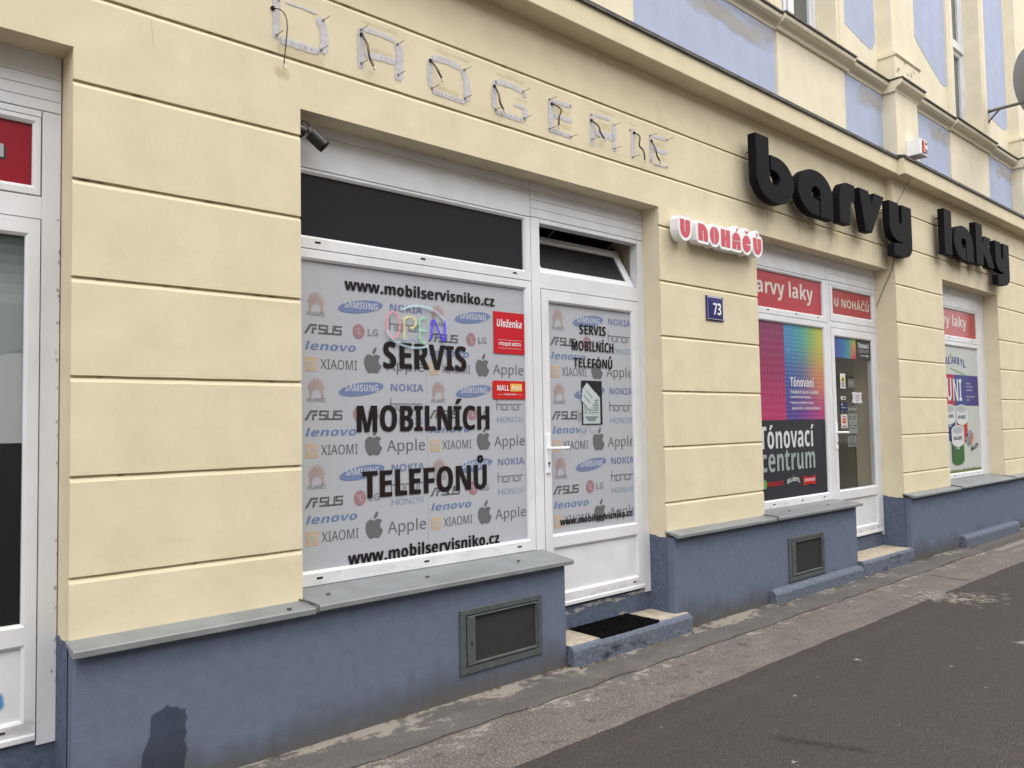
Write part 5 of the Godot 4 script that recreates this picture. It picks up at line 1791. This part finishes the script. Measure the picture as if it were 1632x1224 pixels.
# ---------------------------------------------------------------- across the street
func build_opposite() -> void:
	# the row of houses that the shop glass mirrors
	var t := thing("town_house", "plain grey-beige town house across the street mirrored in the shop glass", "building", Vector3(8.0, 0.0, 19.0))
	var s := nst()
	for p: Array in [[-30.0, 60.0, 0.0, 4.0], [-30.0, 60.0, 4.3, 5.2], [-30.0, 60.0, 7.4, 8.6], [-30.0, 60.0, 10.8, 12.0]]:
		box(s, p[0], p[1], p[2], p[3], 19.0, 27.0)
	box(s, -30.0, 60.0, 4.0, 4.3, 18.7, 27.0)
	box(s, -30.0, 60.0, 12.0, 12.4, 18.6, 27.0)
	for r: Array in [[5.2, 7.4], [8.6, 10.8]]:
		for i in 30:
			box(s, -30.0 + i * 3.0, -28.4 + i * 3.0, r[0], r[1], 19.0, 27.0)
	part("wall", s, M.far_wall, t)
	for r: Array in [[5.2, 7.4], [8.6, 10.8]]:
		for i in range(6, 22):
			var w := nst()
			var x := -28.4 + i * 3.0
			quad(w, Vector3(x, r[0], 19.2), Vector3(x + 1.4, r[0], 19.2), Vector3(x + 1.4, r[1], 19.2), Vector3(x, r[1], 19.2))
			part("window", w, M.far_glass, t)


# ---------------------------------------------------------------- the pavement
func strip(z0: float, z1: float, y: float, x0: float, x1: float, rag0: float, rag1: float, at: int, step := 0.03) -> SurfaceTool:
	var s := nst()
	var n := int((x1 - x0) / step)
	var wob := noise(1.0, 4, at)
	var rows: Array = []
	for i in n + 1:
		var x := lerpf(x0, x1, float(i) / n)
		var a := z0 + rag0 * wob.get_noise_1d(x * 3.0)
		var b := z1 + rag1 * wob.get_noise_1d(x * 3.0 + (0.0 if rag0 == 0.0 else 500.0))
		rows.append([Vector3(x, y - 0.02, a), Vector3(x, y, a), Vector3(x, y, b), Vector3(x, y - 0.02, b)])
	for i in n:
		for k in 3:
			var q := [rows[i][k], rows[i + 1][k], rows[i + 1][k + 1], rows[i][k + 1]]
			var nn := [Vector3(0, 0, -1), Vector3.UP, Vector3(0, 0, 1)][k] as Vector3
			for j: int in [0, 1, 2, 0, 2, 3]:
				var p: Vector3 = q[j]
				vert(s, p, nn, Color.WHITE, Vector2(clampf(p.x / 9.2, 0.0, 1.0), clampf(p.z / 0.96, 0.0, 1.0)))
	return s


func build_ground() -> void:
	var s := nst()
	quad(s, Vector3(-150, -0.012, -0.2), Vector3(150, -0.012, -0.2), Vector3(150, -0.012, 300), Vector3(-150, -0.012, 300))
	setting("ground", s, M.ground, "earth and old paving under the pavement")
	setting("pavement", strip(0.0, 0.412, 0.008, -4.0, 14.0, 0.0, 0.03, 91), M.pavement, "narrow grey strip of old pavement along the wall")
	setting("pavement", strip(0.420, 0.96, 0.004, -4.0, 14.0, 0.03, 0.0, 91), M.pavement, "brownish worn strip of old asphalt")
	setting("asphalt_path", strip(0.928, 6.0, 0.016, -12.0, 40.0, 0.012, 0.0, 95), M.asphalt, "newer dark asphalt of the pavement")
	# marks on the asphalt
	var st := nst()
	for i in 260:
		var u := Vector2(rng.randfn(0.0, 0.13), rng.randfn(0.0, 0.15))
		blot(st, 6.24 + u.x + u.y * 0.25, 1.04 + u.y, rng.randf_range(0.006, 0.03), rng.randf_range(0.008, 0.035), 0.0192 + 0.000004 * i, lin(166, 161, 152), 0.34, 0.8, true)
	for i in 60:
		blot(st, 6.1 + rng.randfn(0.0, 0.35), 0.86 + rng.randf_range(-0.2, 0.05), rng.randf_range(0.006, 0.02), rng.randf_range(0.006, 0.016), 0.0191 if i % 2 else 0.0068, lin(160, 155, 147), 0.35, 0.8, true)
	for i in 70:
		blot(st, rng.randf_range(1.5, 8.0), rng.randf_range(0.97, 3.2), rng.randf_range(0.006, 0.016), rng.randf_range(0.005, 0.010), 0.0195, lin(140, 136, 130), 0.6, 0.5, true)
	for q: Array in [[4.03, 1.27, 0.028, 0.022], [4.27, 1.72, 0.018, 0.014], [5.11, 1.85, 0.05, 0.03], [3.16, 1.33, 0.016, 0.012], [2.37, 1.75, 0.02, 0.012]]:
		blot(st, q[0], q[1], q[2], q[3], 0.0204, lin(176, 174, 168), 0.45, 0.6, true)
	var mk := setting("mortar_marks", st, M.wash, "pale mortar smears on the dark asphalt", "stuff")
	mk.set_meta("category", "stain")
	st = nst()
	for i in 14:
		blot(st, 2.565 + i * 0.011, 1.56 + i * 0.027, 0.04, 0.06, 0.0191 + 0.00002 * i, lin(40, 38, 38), 0.065, 0.3, true)
	for i in 12:
		blot(st, 7.22 - i * 0.006, 0.52 + i * 0.03, 0.02, 0.04, 0.0068 + 0.00002 * i, lin(70, 66, 64), 0.35, 0.4, true)
	for i in 40:
		blot(st, rng.randf_range(1.0, 5.5), rng.randf_range(0.48, 0.9), rng.randf_range(0.015, 0.04), rng.randf_range(0.015, 0.04), 0.0067, lin(86, 76, 70), 0.25, 0.4, true)
	mk = setting("dark_stains", st, M.wash, "dark stains and skid marks on the pavement", "stuff")
	mk.set_meta("category", "stain")
	# dry leaves and crumbs along the wall foot
	st = nst()
	for i in 420:
		var x := rng.randf_range(0.8, 11.0)
		if i % 2 == 0:
			x = [2.65, 2.72, 4.02, 5.15, 6.0, 6.7, 7.98, 8.1, 9.2][rng.randi() % 9] + rng.randfn(0.0, 0.09)
		var z := 0.075 + absf(rng.randfn(0.0, 0.012))
		if x > 2.76 and x < 4.0:
			z = 0.155 + absf(rng.randfn(0.0, 0.01))
		elif x > 5.1 and x < 7.86:
			z = 0.155 + absf(rng.randfn(0.0, 0.015))
		elif x > 7.86:
			z = 0.14 + absf(rng.randfn(0.0, 0.02)) + (0.09 if x > 9.1 else 0.0)
		if i % 5 == 0:
			z = 0.415 + rng.randfn(0.0, 0.012)
		var l := rng.randf_range(0.004, 0.016)
		var an := rng.randf() * TAU
		var d := Vector3(cos(an), rng.randf_range(0.0, 0.5), sin(an)) * l
		var e := Vector3(-sin(an), rng.randf_range(-0.2, 0.4), cos(an)) * l * 0.5
		var c := Vector3(x, 0.013 + l * 0.3, z)
		quad(st, c - d, c + e, c + d, c - e)
	mk = setting("dry_leaves", st, M.dead_leaf, "brown leaf crumbs gathered along the foot of the wall", "stuff")
	mk.set_meta("category", "leaves")


func build_wear() -> void:
	# wet-looking dark patch on the plinth, grime in grooves and on sills
	var s := nst()
	var pts := PackedVector2Array()
	for p: Array in [[0.245, -0.02], [0.262, 0.18], [0.275, 0.215], [0.29, 0.245], [0.294, 0.315], [0.305, 0.33], [0.33, 0.336], [0.358, 0.353], [0.372, 0.34], [0.398, 0.335], [0.41, 0.322], [0.436, 0.32], [0.43, 0.30], [0.44, 0.285], [0.432, 0.25], [0.438, 0.22], [0.43, 0.19], [0.44, 0.15], [0.428, 0.10], [0.432, 0.04], [0.42, -0.02]]:
		pts.append(v2(p[0] + rng.randf_range(-0.003, 0.003), p[1]))
	var wet := lin(38, 42, 56)
	wet.a = 0.4
	poly(s, pts, 0.0645, wet)
	part("damp_patch", s, M.wash, house, "dark ragged patch on the blue plinth")
	s = nst()
	for i in 60:
		var x: float = [rng.randf_range(0.0, 1.0), rng.randf_range(3.9, 5.18), rng.randf_range(0.0, 5.0)][i % 3]
		var y: float = [0.902, 1.30, 1.70, 2.10, 2.50, 2.902][rng.randi() % 6] if i % 3 < 2 else [3.275, 3.643][rng.randi() % 2]
		blot(s, x, y + 0.002, rng.randf_range(0.008, 0.03), 0.004, -0.004, lin(64, 56, 44), 0.55, 0.6)
	for i in 24:
		var x: float = rng.randf_range(0.0, 7.5)
		blot(s, x, rng.randf_range(3.30, 3.95), rng.randf_range(0.03, 0.10), rng.randf_range(0.04, 0.14), 0.0018, lin(200, 190, 160), 0.05, 0.15)
	for q: Array in [[11.2, 1.85], [11.3, 1.80]]:
		smear(s, [v2(q[0], q[1]), v2(q[0] + 0.05, q[1] + 0.05), v2(q[0] + 0.09, q[1])], 0.006, 0.0018 if q[0] < 6 else 0.067, lin(200, 188, 160), 0.18)
	for c: Array in [[0.56, 3.70, -0.004, -0.17], [0.30, 3.26, 0.02, -0.14], [4.62, 3.62, 0.03, -0.2], [4.2, 1.9, 0.02, -0.12], [6.6, 3.95, -0.03, -0.2]]:
		var ln: Array = []
		for i in 7:
			ln.append(v2(c[0] + c[2] * i / 6.0 + rng.randf_range(-0.006, 0.006), c[1] + c[3] * i / 6.0))
		smear(s, ln, 0.0035, 0.0019, lin(160, 146, 114), 0.22, 0.3)
	# streaks under the letters and the cornice
	for i in 30:
		var x: float = rng.randf_range(5.0, 7.7)
		smear(s, [v2(x, 3.26), v2(x + 0.004, rng.randf_range(3.08, 3.2))], rng.randf_range(0.01, 0.04), 0.0018, lin(196, 182, 148), 0.09)
	stuff(part("grime", s, M.wash, house))
	s = nst()
	for i in 26:
		var y := rng.randf_range(0.3, 2.7)
		blot(s, -0.006 - absf(rng.randfn(0.0, 0.005)), y, rng.randf_range(0.002, 0.006), rng.randf_range(0.003, 0.012), FR + 0.001, lin(80, 74, 66), 0.5, 0.6)
	for d: Array in [[2.81, 3.79, 0.31], [6.8, 7.79, 0.312], [-0.3, -0.085, 0.28]]:
		for i in 16:
			blot(s, rng.randf_range(d[0], d[1]), d[2] + 0.035 + absf(rng.randfn(0.0, 0.012)), rng.randf_range(0.02, 0.07), rng.randf_range(0.006, 0.02), FR + 0.0045, lin(150, 140, 126), 0.09, 0.3)
	for d: Array in [[1.1, 2.68], [5.25, 6.65]]:
		for i in 18:
			blot(s, rng.randf_range(d[0], d[1]), 0.735 + rng.randf_range(-0.03, 0.015), rng.randf_range(0.02, 0.08), 0.008, FR + 0.0015, lin(154, 147, 136), 0.09, 0.3)
	stuff(part("frame_dirt", s, M.wash, house))


func _ready() -> void:
	rng.seed = 20240
	# camera
	var cam := Camera3D.new()
	cam.name = "camera"
	cam.fov = rad_to_deg(2.0 * atan(612.0 / 1315.26))
	cam.near = 0.05
	cam.far = 500.0
	cam.position = Vector3(-0.94675, 1.48051, 3.58448)
	cam.rotation_order = EULER_ORDER_YXZ
	cam.rotation = Vector3(0.0492342, -0.7498680, -0.0175655)
	add_child(cam)
	cam.current = true
	# overcast sky
	var env := Environment.new()
	var sky := Sky.new()
	var sm := ProceduralSkyMaterial.new()
	sm.sky_top_color = Color(0.965, 0.965, 0.97)
	sm.sky_horizon_color = Color(0.66, 0.665, 0.67)
	sm.sky_curve = 0.35
	sm.sky_energy_multiplier = 1.75
	sm.ground_bottom_color = Color(0.30, 0.29, 0.28)
	sm.ground_horizon_color = Color(0.36, 0.36, 0.36)
	sm.sun_angle_max = 1.0
	sky.sky_material = sm
	env.background_mode = Environment.BG_SKY
	env.sky = sky
	env.tonemap_mode = Environment.TONE_MAPPER_LINEAR
	env.tonemap_exposure = 1.1
	env.sdfgi_enabled = true
	env.ssao_enabled = true
	env.ssil_enabled = true
	var we := WorldEnvironment.new()
	we.name = "sky"
	we.environment = env
	add_child(we)
	var sun := DirectionalLight3D.new()
	sun.name = "sun"
	sun.light_energy = 0.4
	sun.light_angular_distance = 20.0
	sun.light_color = Color(1.0, 0.97, 0.92)
	sun.shadow_enabled = true
	sun.rotation = Vector3(deg_to_rad(-58.0), deg_to_rad(38.0), 0.0)
	add_child(sun)

	materials()
	build_ground()
	build_opposite()
	house = thing("shop_building", "long cream yellow shop building with blue plinth and white shop fronts", "building", Vector3(5.0, 0.0, 0.0))
	build_walls()
	build_sills()
	build_cornice()
	build_upper()
	build_fronts()
	hatch(1.911, 2.535, 0.13, 0.478, "grey metal cellar hatch under the wide window")
	hatch(5.438, 6.06, 0.132, 0.495, "grey metal cellar hatch under the paint shop window")
	slab(2.758, 3.985, -0.164, 0.135, 0.135, 0.03, true, "step")
	slab(6.732, 7.90, -0.164, 0.135, 0.150, 0.025, true, "step")
	slab(5.13, 6.72, 0.0, 0.135, 0.115, 0.03, false, "ledge")
	slab(9.16, 11.07, 0.05, 0.215, 0.135, 0.03, false, "ledge")
	build_wear()
	build_prints()
	build_signs()
	build_ghosts()
